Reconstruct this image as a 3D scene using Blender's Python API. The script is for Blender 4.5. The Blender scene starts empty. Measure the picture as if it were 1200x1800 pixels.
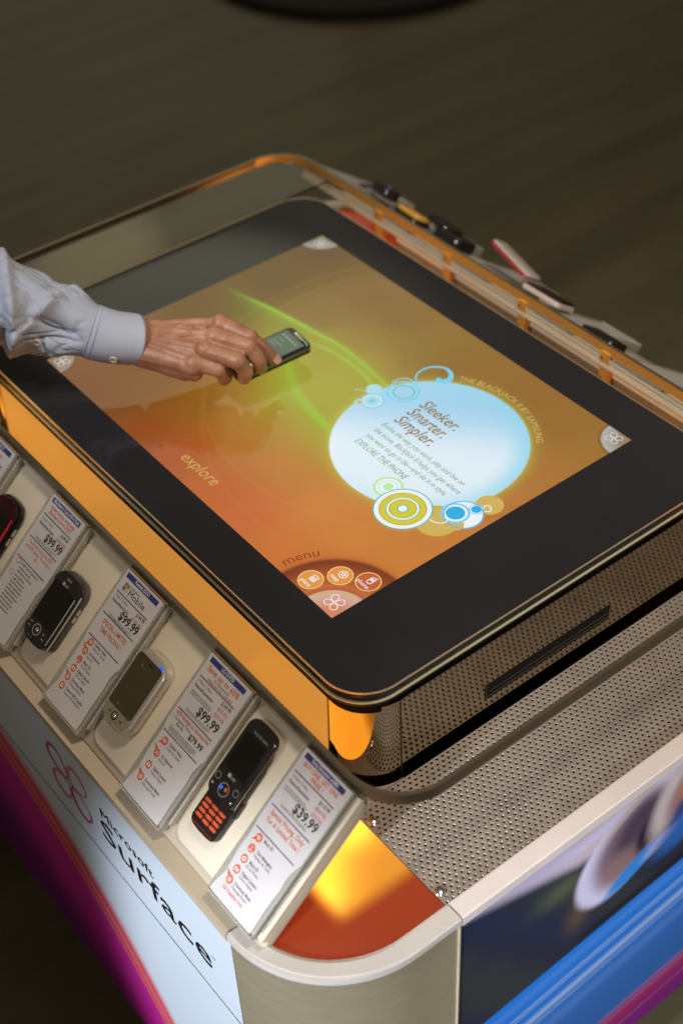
import bpy, bmesh, math, random
import numpy as np
from mathutils import Vector, Matrix, noise as mn
random.seed(4); rng = np.random.default_rng(4)
S = bpy.context.scene
COL = S.collection
R_ = math.radians

# ------------------------------------------------------------------ camera
cam = bpy.data.objects.new('camera', bpy.data.cameras.new('camera')); COL.objects.link(cam)
cam.matrix_world = Matrix(((0.61709374, -0.51424901, 0.59560329, 1.21120795),
                           (0.78599958, 0.43881842, -0.43548026, -0.87107297),
                           (-0.0374164, 0.73687608, 0.6749916, 1.1699827),
                           (0, 0, 0, 1)))
cam.data.sensor_fit = 'VERTICAL'; cam.data.sensor_height = 36; cam.data.sensor_width = 24
cam.data.lens = 52.73; cam.data.clip_start = .05; cam.data.clip_end = 60
cam.data.dof.use_dof = True; cam.data.dof.focus_distance = 1.665; cam.data.dof.aperture_fstop = 2.8
S.camera = cam

# ------------------------------------------------------------------ world: dim indoor surroundings, brighter low in one direction
W = bpy.data.worlds.new('World'); S.world = W; W.use_nodes = True
nt = W.node_tree; nt.nodes.clear()
out = nt.nodes.new('ShaderNodeOutputWorld'); bg = nt.nodes.new('ShaderNodeBackground')
tc = nt.nodes.new('ShaderNodeTexCoord')
dot = nt.nodes.new('ShaderNodeVectorMath'); dot.operation = 'DOT_PRODUCT'
d0 = Vector((-.78, .42, .47)).normalized(); dot.inputs[1].default_value = d0
mr = nt.nodes.new('ShaderNodeMapRange'); mr.interpolation_type = 'SMOOTHSTEP'
mr.inputs[1].default_value = .952; mr.inputs[2].default_value = .992
mx = nt.nodes.new('ShaderNodeMix'); mx.data_type = 'RGBA'
mx.inputs[6].default_value = (.10, .083, .062, 1); mx.inputs[7].default_value = (.68, .64, .44, 1)
nt.links.new(tc.outputs['Generated'], dot.inputs[0]); nt.links.new(dot.outputs['Value'], mr.inputs[0])
nt.links.new(mr.outputs[0], mx.inputs[0])
dot2 = nt.nodes.new('ShaderNodeVectorMath'); dot2.operation = 'DOT_PRODUCT'; dot2.inputs[1].default_value = Vector((-.762, .373, .53)).normalized()  # narrow bright spot added so the clear shelf mirrors a pale patch
mr2 = nt.nodes.new('ShaderNodeMapRange'); mr2.interpolation_type = 'SMOOTHSTEP'; mr2.inputs[1].default_value = .9986; mr2.inputs[2].default_value = .9998
mx2 = nt.nodes.new('ShaderNodeMix'); mx2.data_type = 'RGBA'; mx2.inputs[7].default_value = (1.9, 1.6, .95, 1)
nt.links.new(tc.outputs['Generated'], dot2.inputs[0]); nt.links.new(dot2.outputs['Value'], mr2.inputs[0]); nt.links.new(mr2.outputs[0], mx2.inputs[0])
nt.links.new(mx.outputs[2], mx2.inputs[6]); nt.links.new(mx2.outputs[2], bg.inputs[0]); nt.links.new(bg.outputs[0], out.inputs[0])

# ------------------------------------------------------------------ unseen lamps: room lights and added fill spots
def lamp(name, kind, loc, target, power, color, size=.3, **k):
    l = bpy.data.lights.new(name, kind); l.energy = power; l.color = color
    if kind == 'AREA': l.shape = 'DISK'; l.size = size
    else: l.shadow_soft_size = size
    for a, b in k.items(): setattr(l, a, b)
    o = bpy.data.objects.new(name, l); COL.objects.link(o); o.location = loc
    o.rotation_euler = (Vector(target) - Vector(loc)).to_track_quat('-Z', 'Y').to_euler(); return o
lamp('ceiling_downlight', 'AREA', (.9, .2, 2.2), (.2, -.1, 0), 26, (1, .86, .66), .35)
lamp('cool_spotlight', 'SPOT', (1.1, -2.6, .75), (.585, -.5, -.40), 380, (.84, .91, 1), .05, spot_size=R_(20.5), spot_blend=.5)
lamp('tray_spotlight', 'SPOT', (.6, -2.0, 1.5), (.36, -.45, -.10), 27, (1, .9, .80), .08, spot_size=R_(36), spot_blend=1.0)
lamp('deck_spotlight', 'SPOT', (2.3, -.2, 1.6), (.55, .05, -.2), 44, (1, .90, .84), .10, spot_size=R_(24), spot_blend=1.0)
lamp('end_panel_fill', 'SPOT', (2.7, -.9, .35), (.6, -.02, -.36), 122, (.86, .92, 1), .08, spot_size=R_(26), spot_blend=.9)  # added spot that lifts the blue of the printed end panel
lamp('rail_fill', 'SPOT', (.3, -1.3, 1.7), (-.02, .37, -.02), 85, (1, .9, .78), .08, spot_size=R_(26), spot_blend=.9)  # added spot to brighten the far rail, posts and fascia
lamp('arm_spotlight', 'SPOT', (-.1, -1.7, 2.0), (-.2, -.18, .06), 85, (.86, .92, 1), .12, spot_size=R_(14), spot_blend=1.0)

S.view_settings.view_transform = 'Standard'; S.view_settings.look = 'None'
S.view_settings.exposure = 0; S.view_settings.gamma = 1; S.view_settings.use_curve_mapping = False
S.render.resolution_x = 682; S.render.resolution_y = 1024

# ------------------------------------------------------------------ helpers
def lin(c):
    c = np.asarray(c, float) / 255.
    return np.where(c <= .04045, c / 12.92, ((c + .055) / 1.055) ** 2.4)
def L(r, g, b): return tuple(float(v) for v in lin((r, g, b)))

MATS = {}
def mat(name, base=(.5, .5, .5), rough=.5, metal=0., spec=.5, coat=0., coat_rough=.05, emis=None, estr=0., attr=None, mode='base',
        noise=None, bump=None, trans=0., ior=1.45, alpha=1., sub=0., stretch=(1, 1, 1), estr_noise=None):
    if name in MATS: return MATS[name]
    m = bpy.data.materials.new(name); m.use_nodes = True; n = m.node_tree.nodes; l = m.node_tree.links
    p = n['Principled BSDF']; p.inputs['Base Color'].default_value = (*base, 1)
    p.inputs['Roughness'].default_value = rough; p.inputs['Metallic'].default_value = metal
    p.inputs['Specular IOR Level'].default_value = spec; p.inputs['Coat Weight'].default_value = coat
    p.inputs['Coat Roughness'].default_value = coat_rough; p.inputs['IOR'].default_value = ior
    p.inputs['Transmission Weight'].default_value = trans; p.inputs['Alpha'].default_value = alpha
    if sub: p.inputs['Subsurface Weight'].default_value = sub; p.inputs['Subsurface Radius'].default_value = (.012, .005, .003); p.inputs['Subsurface Scale'].default_value = .6
    if emis is not None: p.inputs['Emission Color'].default_value = (*emis, 1); p.inputs['Emission Strength'].default_value = estr
    tcn = None
    def coord():
        nonlocal tcn
        if tcn is None:
            t = n.new('ShaderNodeTexCoord'); mp = n.new('ShaderNodeMapping'); mp.inputs['Scale'].default_value = stretch
            l.new(t.outputs['Object'], mp.inputs[0]); tcn = mp
        return tcn.outputs[0]
    if noise:
        sc, amt = noise
        t = n.new('ShaderNodeTexNoise'); t.inputs['Scale'].default_value = sc; t.inputs['Detail'].default_value = 5
        l.new(coord(), t.inputs['Vector'])
        r = n.new('ShaderNodeMapRange'); r.inputs[1].default_value = .3; r.inputs[2].default_value = .7
        r.inputs[3].default_value = 1 - amt; r.inputs[4].default_value = 1 + amt; l.new(t.outputs['Fac'], r.inputs[0])
        v = n.new('ShaderNodeVectorMath'); v.operation = 'SCALE'; v.inputs[0].default_value = base; l.new(r.outputs[0], v.inputs['Scale'])
        l.new(v.outputs[0], p.inputs['Base Color'])
        r2 = n.new('ShaderNodeMapRange'); r2.inputs[1].default_value = .3; r2.inputs[2].default_value = .7
        r2.inputs[3].default_value = max(.01, rough * .85); r2.inputs[4].default_value = min(1, rough * 1.2); l.new(t.outputs['Fac'], r2.inputs[0])
        l.new(r2.outputs[0], p.inputs['Roughness'])
    if bump:
        sc, st, dist = bump
        t = n.new('ShaderNodeTexNoise'); t.inputs['Scale'].default_value = sc; t.inputs['Detail'].default_value = 6
        l.new(coord(), t.inputs['Vector'])
        b = n.new('ShaderNodeBump'); b.inputs['Strength'].default_value = st; b.inputs['Distance'].default_value = dist
        l.new(t.outputs['Fac'], b.inputs['Height']); l.new(b.outputs[0], p.inputs['Normal'])
    if attr:
        a = n.new('ShaderNodeAttribute'); a.attribute_name = attr
        if mode == 'base': l.new(a.outputs['Color'], p.inputs['Base Color'])
        else:
            l.new(a.outputs['Color'], p.inputs['Emission Color']); p.inputs['Emission Strength'].default_value = estr
    MATS[name] = m; return m

def link(o, parent=None):
    COL.objects.link(o)
    if parent is not None: o.parent = parent
    return o
def mesh(name, verts, faces, m=None, parent=None, smooth=False, mats=None, midx=None):
    me = bpy.data.meshes.new(name); me.from_pydata([tuple(v) for v in verts], [], faces); me.update()
    for x in (mats or ([m] if m else [])): me.materials.append(x)
    if midx is not None: me.polygons.foreach_set('material_index', midx)
    if smooth: me.polygons.foreach_set('use_smooth', [True] * len(me.polygons))
    o = bpy.data.objects.new(name, me); link(o, parent)
    if parent is not None and parent.get('wz') is not None: o.location = tuple(-c for c in parent['wz'])
    return o
def tag(o, label, cat, group=None, kind=None):
    if label: o['label'] = label
    if cat: o['category'] = cat
    if group: o['group'] = group
    if kind: o['kind'] = kind
    return o
def empty(name, loc, rot=(0, 0, 0), world_children=False):
    o = bpy.data.objects.new(name, None); o.empty_display_size = .05; COL.objects.link(o)
    o.location = loc; o.rotation_euler = rot
    if world_children: o['wz'] = list(loc)
    return o

class B:
    """collects shapes in one mesh"""
    def __init__(s): s.v = []; s.f = []; s.m = []; s.k = 0
    def add(s, v, f, k=None):
        o = len(s.v); s.v += [tuple(p) for p in v]; s.f += [tuple(i + o for i in q) for q in f]; s.m += [s.k if k is None else k] * len(f)
    def box(s, a, b, k=None):
        x0, y0, z0 = a; x1, y1, z1 = b
        s.add([(x0, y0, z0), (x1, y0, z0), (x1, y1, z0), (x0, y1, z0), (x0, y0, z1), (x1, y0, z1), (x1, y1, z1), (x0, y1, z1)],
              [(0, 3, 2, 1), (4, 5, 6, 7), (0, 1, 5, 4), (1, 2, 6, 5), (2, 3, 7, 6), (3, 0, 4, 7)], k)
    def prism(s, pts, z0, z1, k=None, bev=0.):
        """solid from an outline, with a small chamfer on top and bottom"""
        n = len(pts); P = np.array(pts)
        def inset(d):
            a = np.roll(P, 1, 0); c = np.roll(P, -1, 0)
            t = c - a; t /= np.maximum(np.linalg.norm(t, axis=1)[:, None], 1e-9)
            nr = np.stack([-t[:, 1], t[:, 0]], 1)
            return P + nr * d
        lev = [(P, z0), (P, z1)] if not bev else [(inset(bev), z0), (P, z0 + bev), (P, z1 - bev), (inset(bev * .3), z1 - bev * .3), (inset(bev), z1)]
        v = []; f = []
        for q, z in lev: v += [(x, y, z) for x, y in q]
        for a in range(len(lev) - 1):
            for i in range(n):
                j = (i + 1) % n; f.append((a * n + i, a * n + j, (a + 1) * n + j, (a + 1) * n + i))
        f.append(tuple(range(n))[::-1]); f.append(tuple((len(lev) - 1) * n + i for i in range(n)))
        s.add(v, f, k)
    def tube(s, pts, r, n=8, k=None, cap=True, closed=False):
        P = [Vector(p) for p in pts]; v = []; f = []
        rr = r if hasattr(r, '__len__') else [r] * len(P)
        up = None
        for i, p in enumerate(P):
            t = (P[(i + 1) % len(P)] - P[i - 1]) if closed or 0 < i < len(P) - 1 else (P[1] - P[0] if i == 0 else P[-1] - P[-2])
            t.normalize()
            if up is None: up = t.orthogonal().normalized()
            up = (up - t * up.dot(t)).normalized(); w = t.cross(up)
            for a in range(n):
                an = 2 * math.pi * a / n; v.append(p + (up * math.cos(an) + w * math.sin(an)) * rr[i])
        m_ = len(P)
        for i in range(m_ if closed else m_ - 1):
            j = (i + 1) % m_
            for a in range(n):
                b = (a + 1) % n; f.append((i * n + a, i * n + b, j * n + b, j * n + a))
        if cap and not closed: f.append(tuple(range(n))[::-1]); f.append(tuple((m_ - 1) * n + a for a in range(n)))
        s.add(v, f, k)
    def disc(s, c, r, z, n=40, k=None, r2=0., ry=None):
        ry = r if ry is None else ry
        o = [(c[0] + r * math.cos(2 * math.pi * i / n), c[1] + ry * math.sin(2 * math.pi * i / n), z) for i in range(n)]
        if not r2: s.add(o, [tuple(range(n))], k)
        else:
            q = r2 / r
            i_ = [(c[0] + r2 * math.cos(2 * math.pi * i / n), c[1] + ry * q * math.sin(2 * math.pi * i / n), z) for i in range(n)]
            s.add(o + i_, [(i, (i + 1) % n, n + (i + 1) % n, n + i) for i in range(n)], k)
    def dome(s, c, r, h, n=14, k=None):
        v = [(c[0], c[1], c[2] + h)]; f = []
        for j in range(1, 5):
            a = j / 4 * math.pi / 2
            v += [(c[0] + r * math.sin(a) * math.cos(2 * math.pi * i / n), c[1] + r * math.sin(a) * math.sin(2 * math.pi * i / n), c[2] + h * math.cos(a)) for i in range(n)]
        f += [(0, 1 + i, 1 + (i + 1) % n) for i in range(n)]
        for j in range(3):
            for i in range(n):
                a = 1 + j * n + i; b = 1 + j * n + (i + 1) % n; f.append((a, a + n, b + n, b))
        s.add(v, f, k)
    def strip(s, pts, w, z, k=None, closed=False):
        """flat ribbon of width w (number or list) in the plane z"""
        P = np.array(pts, float); n = len(P)
        ww = np.array(w if hasattr(w, '__len__') else [w] * n, float)
        if closed: t = np.roll(P, -1, 0) - np.roll(P, 1, 0)
        else: t = np.gradient(P, axis=0)
        t /= np.maximum(np.linalg.norm(t, axis=1)[:, None], 1e-9); nr = np.stack([-t[:, 1], t[:, 0]], 1)
        a = P + nr * ww[:, None] / 2; b = P - nr * ww[:, None] / 2
        v = [(x, y, z) for x, y in a] + [(x, y, z) for x, y in b]
        f = [(i, n + i, n + (i + 1) % n, (i + 1) % n) for i in range(n if closed else n - 1)]
        s.add(v, f, k)
    def text(s, body, x, y, size, z, k=None, align='LEFT', shear=0., bold=0., sx=1., warp=None, res=2, fit=None, rot=0.):
        v, f = text_mesh(body, shear, bold, res)
        v = np.array(v, float).reshape(-1, 2) * size; v[:, 0] *= sx
        if not len(v): return
        w = v[:, 0].max()
        if fit: v[:, 0] *= fit / w; w = fit
        if align == 'CENTER': v[:, 0] -= w / 2
        if align == 'RIGHT': v[:, 0] -= w
        if warp: v = warp(v)
        else:
            c, sn = math.cos(rot), math.sin(rot); v = np.stack([v[:, 0] * c - v[:, 1] * sn + x, v[:, 0] * sn + v[:, 1] * c + y], 1)
        s.add([(a, b, z) for a, b in v], f, k)
    def build(s, name, mats, parent=None, smooth=False, xf=None):
        mats = mats if isinstance(mats, (list, tuple)) else [mats]
        v = [xf(p) for p in s.v] if xf else s.v
        return mesh(name, v, s.f, None, parent, smooth, mats, s.m)
_tx = {}
def text_mesh(body, shear, bold, res):
    key = (body, shear, bold, res)
    if key in _tx: return _tx[key]
    c = bpy.data.curves.new('lettering', 'FONT'); c.body = body; c.size = 1; c.shear = shear; c.offset = bold; c.resolution_u = res; c.fill_mode = 'FRONT'
    o = bpy.data.objects.new('lettering', c); COL.objects.link(o)
    dg = bpy.context.evaluated_depsgraph_get(); me = bpy.data.meshes.new_from_object(o.evaluated_get(dg))
    r = ([(v.co.x, v.co.y) for v in me.vertices], [tuple(p.vertices) for p in me.polygons])
    bpy.data.objects.remove(o); bpy.data.curves.remove(c); bpy.data.meshes.remove(me)
    _tx[key] = r; return r
def rrect(hx, hy, r, n=8, cx=0, cy=0):
    p = []
    for (sx, sy, a0) in ((1, 1, 0), (-1, 1, 90), (-1, -1, 180), (1, -1, 270)):
        for i in range(n + 1):
            a = R_(a0 + 90 * i / n); p.append((cx + sx * (hx - r) + r * math.cos(a), cy + sy * (hy - r) + r * math.sin(a)))
    return p
def split_build(b, name, mats, parent=None, angle=None, label=None):
    """each loose piece of b becomes a mesh of its own"""
    par = list(range(len(b.v)))
    def fd(i):
        while par[i] != i: par[i] = par[par[i]]; i = par[i]
        return i
    for q in b.f:
        for i in q[1:]: par[fd(i)] = fd(q[0])
    gr = {}
    for q, k in zip(b.f, b.m): gr.setdefault(fd(q[0]), []).append((q, k))
    out = []
    for g in gr.values():
        ids = sorted({i for q, _ in g for i in q}); ix = {a: c for c, a in enumerate(ids)}
        nb = B(); nb.v = [b.v[i] for i in ids]; nb.f = [tuple(ix[i] for i in q) for q, _ in g]; nb.m = [k for _, k in g]
        o = nb.build(name, mats, parent)
        if angle: smooth_by_angle(o, angle)
        out.append(o)
    return out
def smooth_by_angle(o, deg=35):
    me = o.data; me.polygons.foreach_set('use_smooth', [True] * len(me.polygons))
    bm = bmesh.new(); bm.from_mesh(me)
    bmesh.ops.remove_doubles(bm, verts=bm.verts, dist=1e-6)
    bm.normal_update()
    for e in bm.edges:
        if len(e.link_faces) == 2 and e.calc_face_angle(0) > R_(deg): e.smooth = False
    bm.to_mesh(me); bm.free(); return o
def grid(name, xs, ys, func, place, m, parent=None, rows=None):
    X, Y = np.meshgrid(xs, ys); col = np.clip(func(X, Y), 0, 50)
    nx, ny = len(xs), len(ys)
    P = place(X, Y).reshape(-1, 3)
    me = bpy.data.meshes.new(name)
    i = np.arange((ny - 1) * (nx - 1)); r = i // (nx - 1); c = i % (nx - 1); a = r * nx + c
    F = np.stack([a, a + 1, a + 1 + nx, a + nx], 1)
    me.vertices.add(len(P)); me.vertices.foreach_set('co', P.ravel())
    me.loops.add(F.size); me.loops.foreach_set('vertex_index', F.ravel())
    me.polygons.add(len(F)); me.polygons.foreach_set('loop_start', np.arange(len(F)) * 4)
    me.update(calc_edges=True); me.validate()
    at = me.color_attributes.new('Col', 'FLOAT_COLOR', 'POINT')
    cc = np.ones((len(P), 4)); cc[:, :3] = col.reshape(-1, 3); at.data.foreach_set('color', cc.ravel())
    me.materials.append(m); o = bpy.data.objects.new(name, me); link(o, parent)
    if parent is not None and parent.get('wz') is not None: o.location = tuple(-q for q in parent['wz'])
    return o
def sst(a, b, x): t = np.clip((x - a) / (b - a), 0, 1); return t * t * (3 - 2 * t)
def mix(a, b, t): return a * (1 - t[..., None]) + np.asarray(b) * t[..., None]
def rosette(cx, cy, s, n=22, rot=0., aspect=1., fat=.42):
    """four petal loops meeting at a centre, as closed curves"""
    out = []
    for q in range(4):
        th = math.pi / 2 * q + rot; pts = []
        for i in range(n):
            t = 2 * math.pi * i / n; u = .56 + .44 * math.cos(t); w = fat * .5 * math.sin(t) * (1.15 + .3 * math.cos(t))
            x = s * (u * math.cos(th) - w * math.sin(th)); y = s * (u * math.sin(th) + w * math.cos(th))
            pts.append((cx + x * aspect, cy + y))
        out.append(pts)
    return out

# ------------------------------------------------------------------ materials
M_floor = None
white_lac = mat('white_lacquer', (.74, .65, .52), .38, coat=.15, noise=(14, .025), bump=(160, .03, .001))
beige_lac = mat('beige_lacquer', (.50, .42, .31), .42, noise=(20, .04))
rim_lac = mat('rim_lacquer', (.57, .53, .49), .35, coat=.2, noise=(18, .03))
perf_metal = mat('perforated_metal', (.355, .300, .255), .42, metal=.35, noise=(25, .05), bump=(300, .03, .0005))
dark_void = mat('dark_interior', (.010, .009, .008), .8, spec=.08)
black_gloss = mat('black_gloss', (.010, .009, .010), .12, spec=.6, noise=(9, .2))
black_glass = mat('black_bezel_glass', (.024, .024, .029), .09, spec=.5, noise=(6, .15))
black_plastic = mat('black_plastic', (.014, .013, .013), .3, noise=(30, .2))
chrome = mat('chrome', (.62, .58, .52), .14, metal=1, noise=(40, .05))
mirror = mat('dark_mirror_panel', (.33, .275, .20), .045, metal=1)
brass = mat('brushed_brass', (.40, .30, .17), .28, metal=1, noise=(60, .08), stretch=(1, 8, 8))
post_metal = mat('golden_post', (.82, .43, .09), .4, metal=.25, noise=(40, .04))
edge_metal = mat('edge_metal', (.92, .72, .48), .36, metal=.85)
amber = mat('amber_glow_panel', (.10, .055, .02), .5, spec=.15, emis=L(208, 141, 60), estr=.84, noise=(5, .03))  # emission stands in for lit acrylic mirrored in the side wall
brushed = mat('brushed_corner_metal', (.46, .40, .27), .34, metal=.5, noise=(30, .05), stretch=(1, 1, 12))
screw_m = mat('screw_chrome', (.85, .80, .74), .24, metal=1)

# ------------------------------------------------------------------ floor
def floor_mat():
    m = bpy.data.materials.new('dark_wood_floor'); m.use_nodes = True; n = m.node_tree.nodes; l = m.node_tree.links; p = n['Principled BSDF']
    t = n.new('ShaderNodeTexCoord'); mp = n.new('ShaderNodeMapping'); mp.inputs['Scale'].default_value = (7, .8, 1); l.new(t.outputs['Object'], mp.inputs[0])
    a = n.new('ShaderNodeTexNoise'); a.inputs['Scale'].default_value = 1.4; a.inputs['Detail'].default_value = 8; a.inputs['Roughness'].default_value = .62; l.new(mp.outputs[0], a.inputs['Vector'])
    b = n.new('ShaderNodeTexBrick'); b.inputs['Scale'].default_value = 1; b.inputs['Brick Width'].default_value = 1.1; b.inputs['Row Height'].default_value = .13
    b.inputs['Mortar Size'].default_value = .003; b.inputs['Color1'].default_value = (.95, .95, .95, 1); b.inputs['Color2'].default_value = (1.1, 1.1, 1.1, 1); b.inputs['Mortar'].default_value = (.9, .9, .9, 1)
    mp2 = n.new('ShaderNodeMapping'); mp2.inputs['Rotation'].default_value = (0, 0, R_(90)); l.new(t.outputs['Object'], mp2.inputs[0]); l.new(mp2.outputs[0], b.inputs['Vector'])
    r = n.new('ShaderNodeValToRGB'); r.color_ramp.elements[0].position = .28; r.color_ramp.elements[0].color = (.076, .063, .031, 1)
    r.color_ramp.elements[1].position = .74; r.color_ramp.elements[1].color = (.150, .130, .070, 1); l.new(a.outputs['Fac'], r.inputs[0])
    x = n.new('ShaderNodeMix'); x.data_type = 'RGBA'; x.blend_type = 'MULTIPLY'; x.inputs[0].default_value = 1
    l.new(r.outputs[0], x.inputs[6]); l.new(b.outputs['Color'], x.inputs[7]); l.new(x.outputs[2], p.inputs['Base Color'])
    p.inputs['Roughness'].default_value = .5; return m
FZ = -.90
fl = mesh('floor', [(-9, -6, FZ), (6, -6, FZ), (6, 12, FZ), (-9, 12, FZ)], [(0, 1, 2, 3)], floor_mat()); fl['kind'] = 'structure'

# round base of a stand in the background
b = B(); n = 72; prof = [(.57, 0), (.575, .012), (.565, .022), (.54, .028), (.1, .034), (.03, .05), (.03, .9)]
cx, cy = -2.84, 2.285
for (r, z) in prof: b.v += [(cx + r * math.cos(2 * math.pi * i / n), cy + r * math.sin(2 * math.pi * i / n), FZ + z) for i in range(n)]
for j in range(len(prof) - 1):
    for i in range(n): b.f.append((j * n + i, j * n + (i + 1) % n, (j + 1) * n + (i + 1) % n, (j + 1) * n + i)); b.m.append(0 if j < 3 else 1)
o = b.build('stand_base', [mat('stand_black', (.012, .011, .010), .6, spec=.2), mat('stand_grey', (.040, .033, .026), .7, spec=.2)], None, True)
tag(o, 'round black base of a stand on the dark floor at the top edge', 'stand base')

# ------------------------------------------------------------------ display kiosk
ZD = -.15
kiosk = empty('display_kiosk', (0, 0, FZ), world_children=True)
tag(kiosk, 'store display kiosk with perforated metal deck, glowing orange corners and printed side panels', 'display kiosk')

def perforated(px, py, x0, x1, y0, y1, r, mapf, skip=None, seg=10, depth=.0016):
    """sheet in (u,v) with real round holes on a staggered lattice"""
    b = B(); rows = int(round((x1 - x0) / px)); pxx = (x1 - x0) / rows
    for i in range(rows):
        ua = x0 + i * pxx; ub = ua + pxx; uc = (ua + ub) / 2
        off = (i % 2) * py / 2; cols = int((y1 - y0 - py * .5) / py)
        lo = y0 + off
        cells = [(lo + j * py, lo + (j + 1) * py) for j in range(cols)]
        if lo > y0 + 1e-6: b.add([(ua, y0, 0), (ub, y0, 0), (ub, lo, 0), (ua, lo, 0)], [(0, 1, 2, 3)])
        hi = cells[-1][1]
        if hi < y1 - 1e-6: b.add([(ua, hi, 0), (ub, hi, 0), (ub, y1, 0), (ua, y1, 0)], [(0, 1, 2, 3)])
        for va, vb in cells:
            vc = (va + vb) / 2
            if skip and skip(uc, vc) == 'cut': continue
            if skip and skip(uc, vc): b.add([(ua, va, 0), (ub, va, 0), (ub, vb, 0), (ua, vb, 0)], [(0, 1, 2, 3)]); continue
            n = seg if seg % 4 == 0 else 12
            ring = [(uc + r * math.cos(2 * math.pi * (k + .5) / n), vc + r * math.sin(2 * math.pi * (k + .5) / n)) for k in range(n)]
            cor = [(ub, vb), (ua, vb), (ua, va), (ub, va)]
            v = [(x, y, 0) for x, y in cor] + [(x, y, 0) for x, y in ring] + [(uc + (x - uc) * .76, vc + (y - vc) * .76, -.0006) for x, y in ring] + [(uc + (x - uc) * .76, vc + (y - vc) * .76, -depth) for x, y in ring]
            q = n // 4; f = []
            for s in range(4):
                idx = [4 + (s * q + t) % n for t in range(q)]
                for t in range(q - 1): f.append((s, idx[t], idx[t + 1])[::-1])
                nxt = 4 + ((s + 1) * q) % n
                f.append((s, idx[-1], nxt, (s + 1) % 4)[::-1])
            for lv in (0, n):
                for t in range(n): f.append((4 + lv + t, 4 + lv + n + t, 4 + lv + n + (t + 1) % n, 4 + lv + (t + 1) % n))
            b.add(v, f)
    b.v = [mapf(*p) for p in b.v]; return b
XI, YI = .579, .473
for sg in (1, -1):
    def mp_(u, v, w, sg=sg): return (sg * u, sg * v, ZD + w)
    pb = perforated(.0061, .0079, .4285, XI, -.303, .303, .0021, mp_, seg=12)
    o = pb.build('perforated_deck', perf_metal, kiosk)
    if sg == 1: o['label'] = 'perforated metal deck strip below the table end facing the viewer'
    b = B()
    b.add([mp_(XI, -.303, -.0034), mp_(XI - .010, -.303, -.0034), mp_(XI - .010, .303, -.0034), mp_(XI, .303, -.0034)], [(0, 1, 2, 3)])
    b.add([mp_(.4285, -.303, -.0034), mp_(XI - .010, -.303, -.0034), mp_(XI - .010, -.293, -.0034), mp_(.4285, -.293, -.0034)], [(0, 1, 2, 3)])
    b.build('deck_ledge', mat('ledge', (.35, .30, .22), .5), o if False else kiosk)
    b = B()
    for yy, xx in ((-.2945, .4506), (-.2969, .5614), (.2945, .4506), (.2969, .5614)):
        c = mp_(xx, yy, 0)
        b.dome(c, .0062, .0030, 20)
    split_build(b, 'screw', screw_m, kiosk, 60)
for sx in (1, -1):
    for sy in (1, -1):
        c0_ = (.371, .234); rr_ = .0560
        pl = [(.4275, .3030)] + [(.355, .3030)] + [(c0_[0] + rr_ * math.sin(a), c0_[1] + rr_ * math.cos(a)) for a in np.linspace(0, math.pi / 2, 12)] + [(.4275, .232)]
        pl = [(sx * x, sy * y) for x, y in pl]
        if sx * sy < 0: pl = pl[::-1]
        b = B(); b.prism(pl, ZD - .0016, ZD - .0001); b.build('deck_corner_plate', perf_metal, kiosk)
# inner box under the deck
b = B(); b.box((-XI, -YI, ZD - .30), (XI, YI, ZD - .14)); b.build('inner_box', dark_void, kiosk)

# glowing orange acrylic corners (the lamp box is underneath them)
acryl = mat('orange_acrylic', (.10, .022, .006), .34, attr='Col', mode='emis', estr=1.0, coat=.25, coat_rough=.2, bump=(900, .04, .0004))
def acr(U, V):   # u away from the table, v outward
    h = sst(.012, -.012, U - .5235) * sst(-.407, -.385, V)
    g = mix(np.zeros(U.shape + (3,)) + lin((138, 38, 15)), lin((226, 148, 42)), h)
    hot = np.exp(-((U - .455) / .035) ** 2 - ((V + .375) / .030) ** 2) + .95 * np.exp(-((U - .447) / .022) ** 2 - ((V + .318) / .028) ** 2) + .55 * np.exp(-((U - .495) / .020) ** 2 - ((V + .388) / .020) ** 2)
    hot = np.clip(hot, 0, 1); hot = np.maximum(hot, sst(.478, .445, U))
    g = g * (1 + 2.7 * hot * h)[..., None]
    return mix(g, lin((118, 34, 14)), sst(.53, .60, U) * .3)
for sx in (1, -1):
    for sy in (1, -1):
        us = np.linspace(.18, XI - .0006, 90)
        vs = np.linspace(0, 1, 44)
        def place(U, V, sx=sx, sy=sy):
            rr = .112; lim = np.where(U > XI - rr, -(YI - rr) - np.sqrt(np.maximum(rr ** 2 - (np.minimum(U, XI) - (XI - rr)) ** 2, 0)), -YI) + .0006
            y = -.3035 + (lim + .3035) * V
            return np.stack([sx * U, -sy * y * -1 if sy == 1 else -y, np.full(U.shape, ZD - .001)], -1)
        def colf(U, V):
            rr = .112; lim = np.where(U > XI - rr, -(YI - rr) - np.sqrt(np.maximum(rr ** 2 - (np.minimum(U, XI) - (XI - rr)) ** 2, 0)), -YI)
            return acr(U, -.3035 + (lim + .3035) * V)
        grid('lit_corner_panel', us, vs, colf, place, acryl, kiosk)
for sy in (1, -1):   # plain boards beneath the trays
    b = B(); y0, y1 = sorted((sy * .303, sy * YI)); b.box((-.18, y0, ZD - .010), (.18, y1, ZD - .0012)); b.build('deck_board', beige_lac, kiosk)

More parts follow.
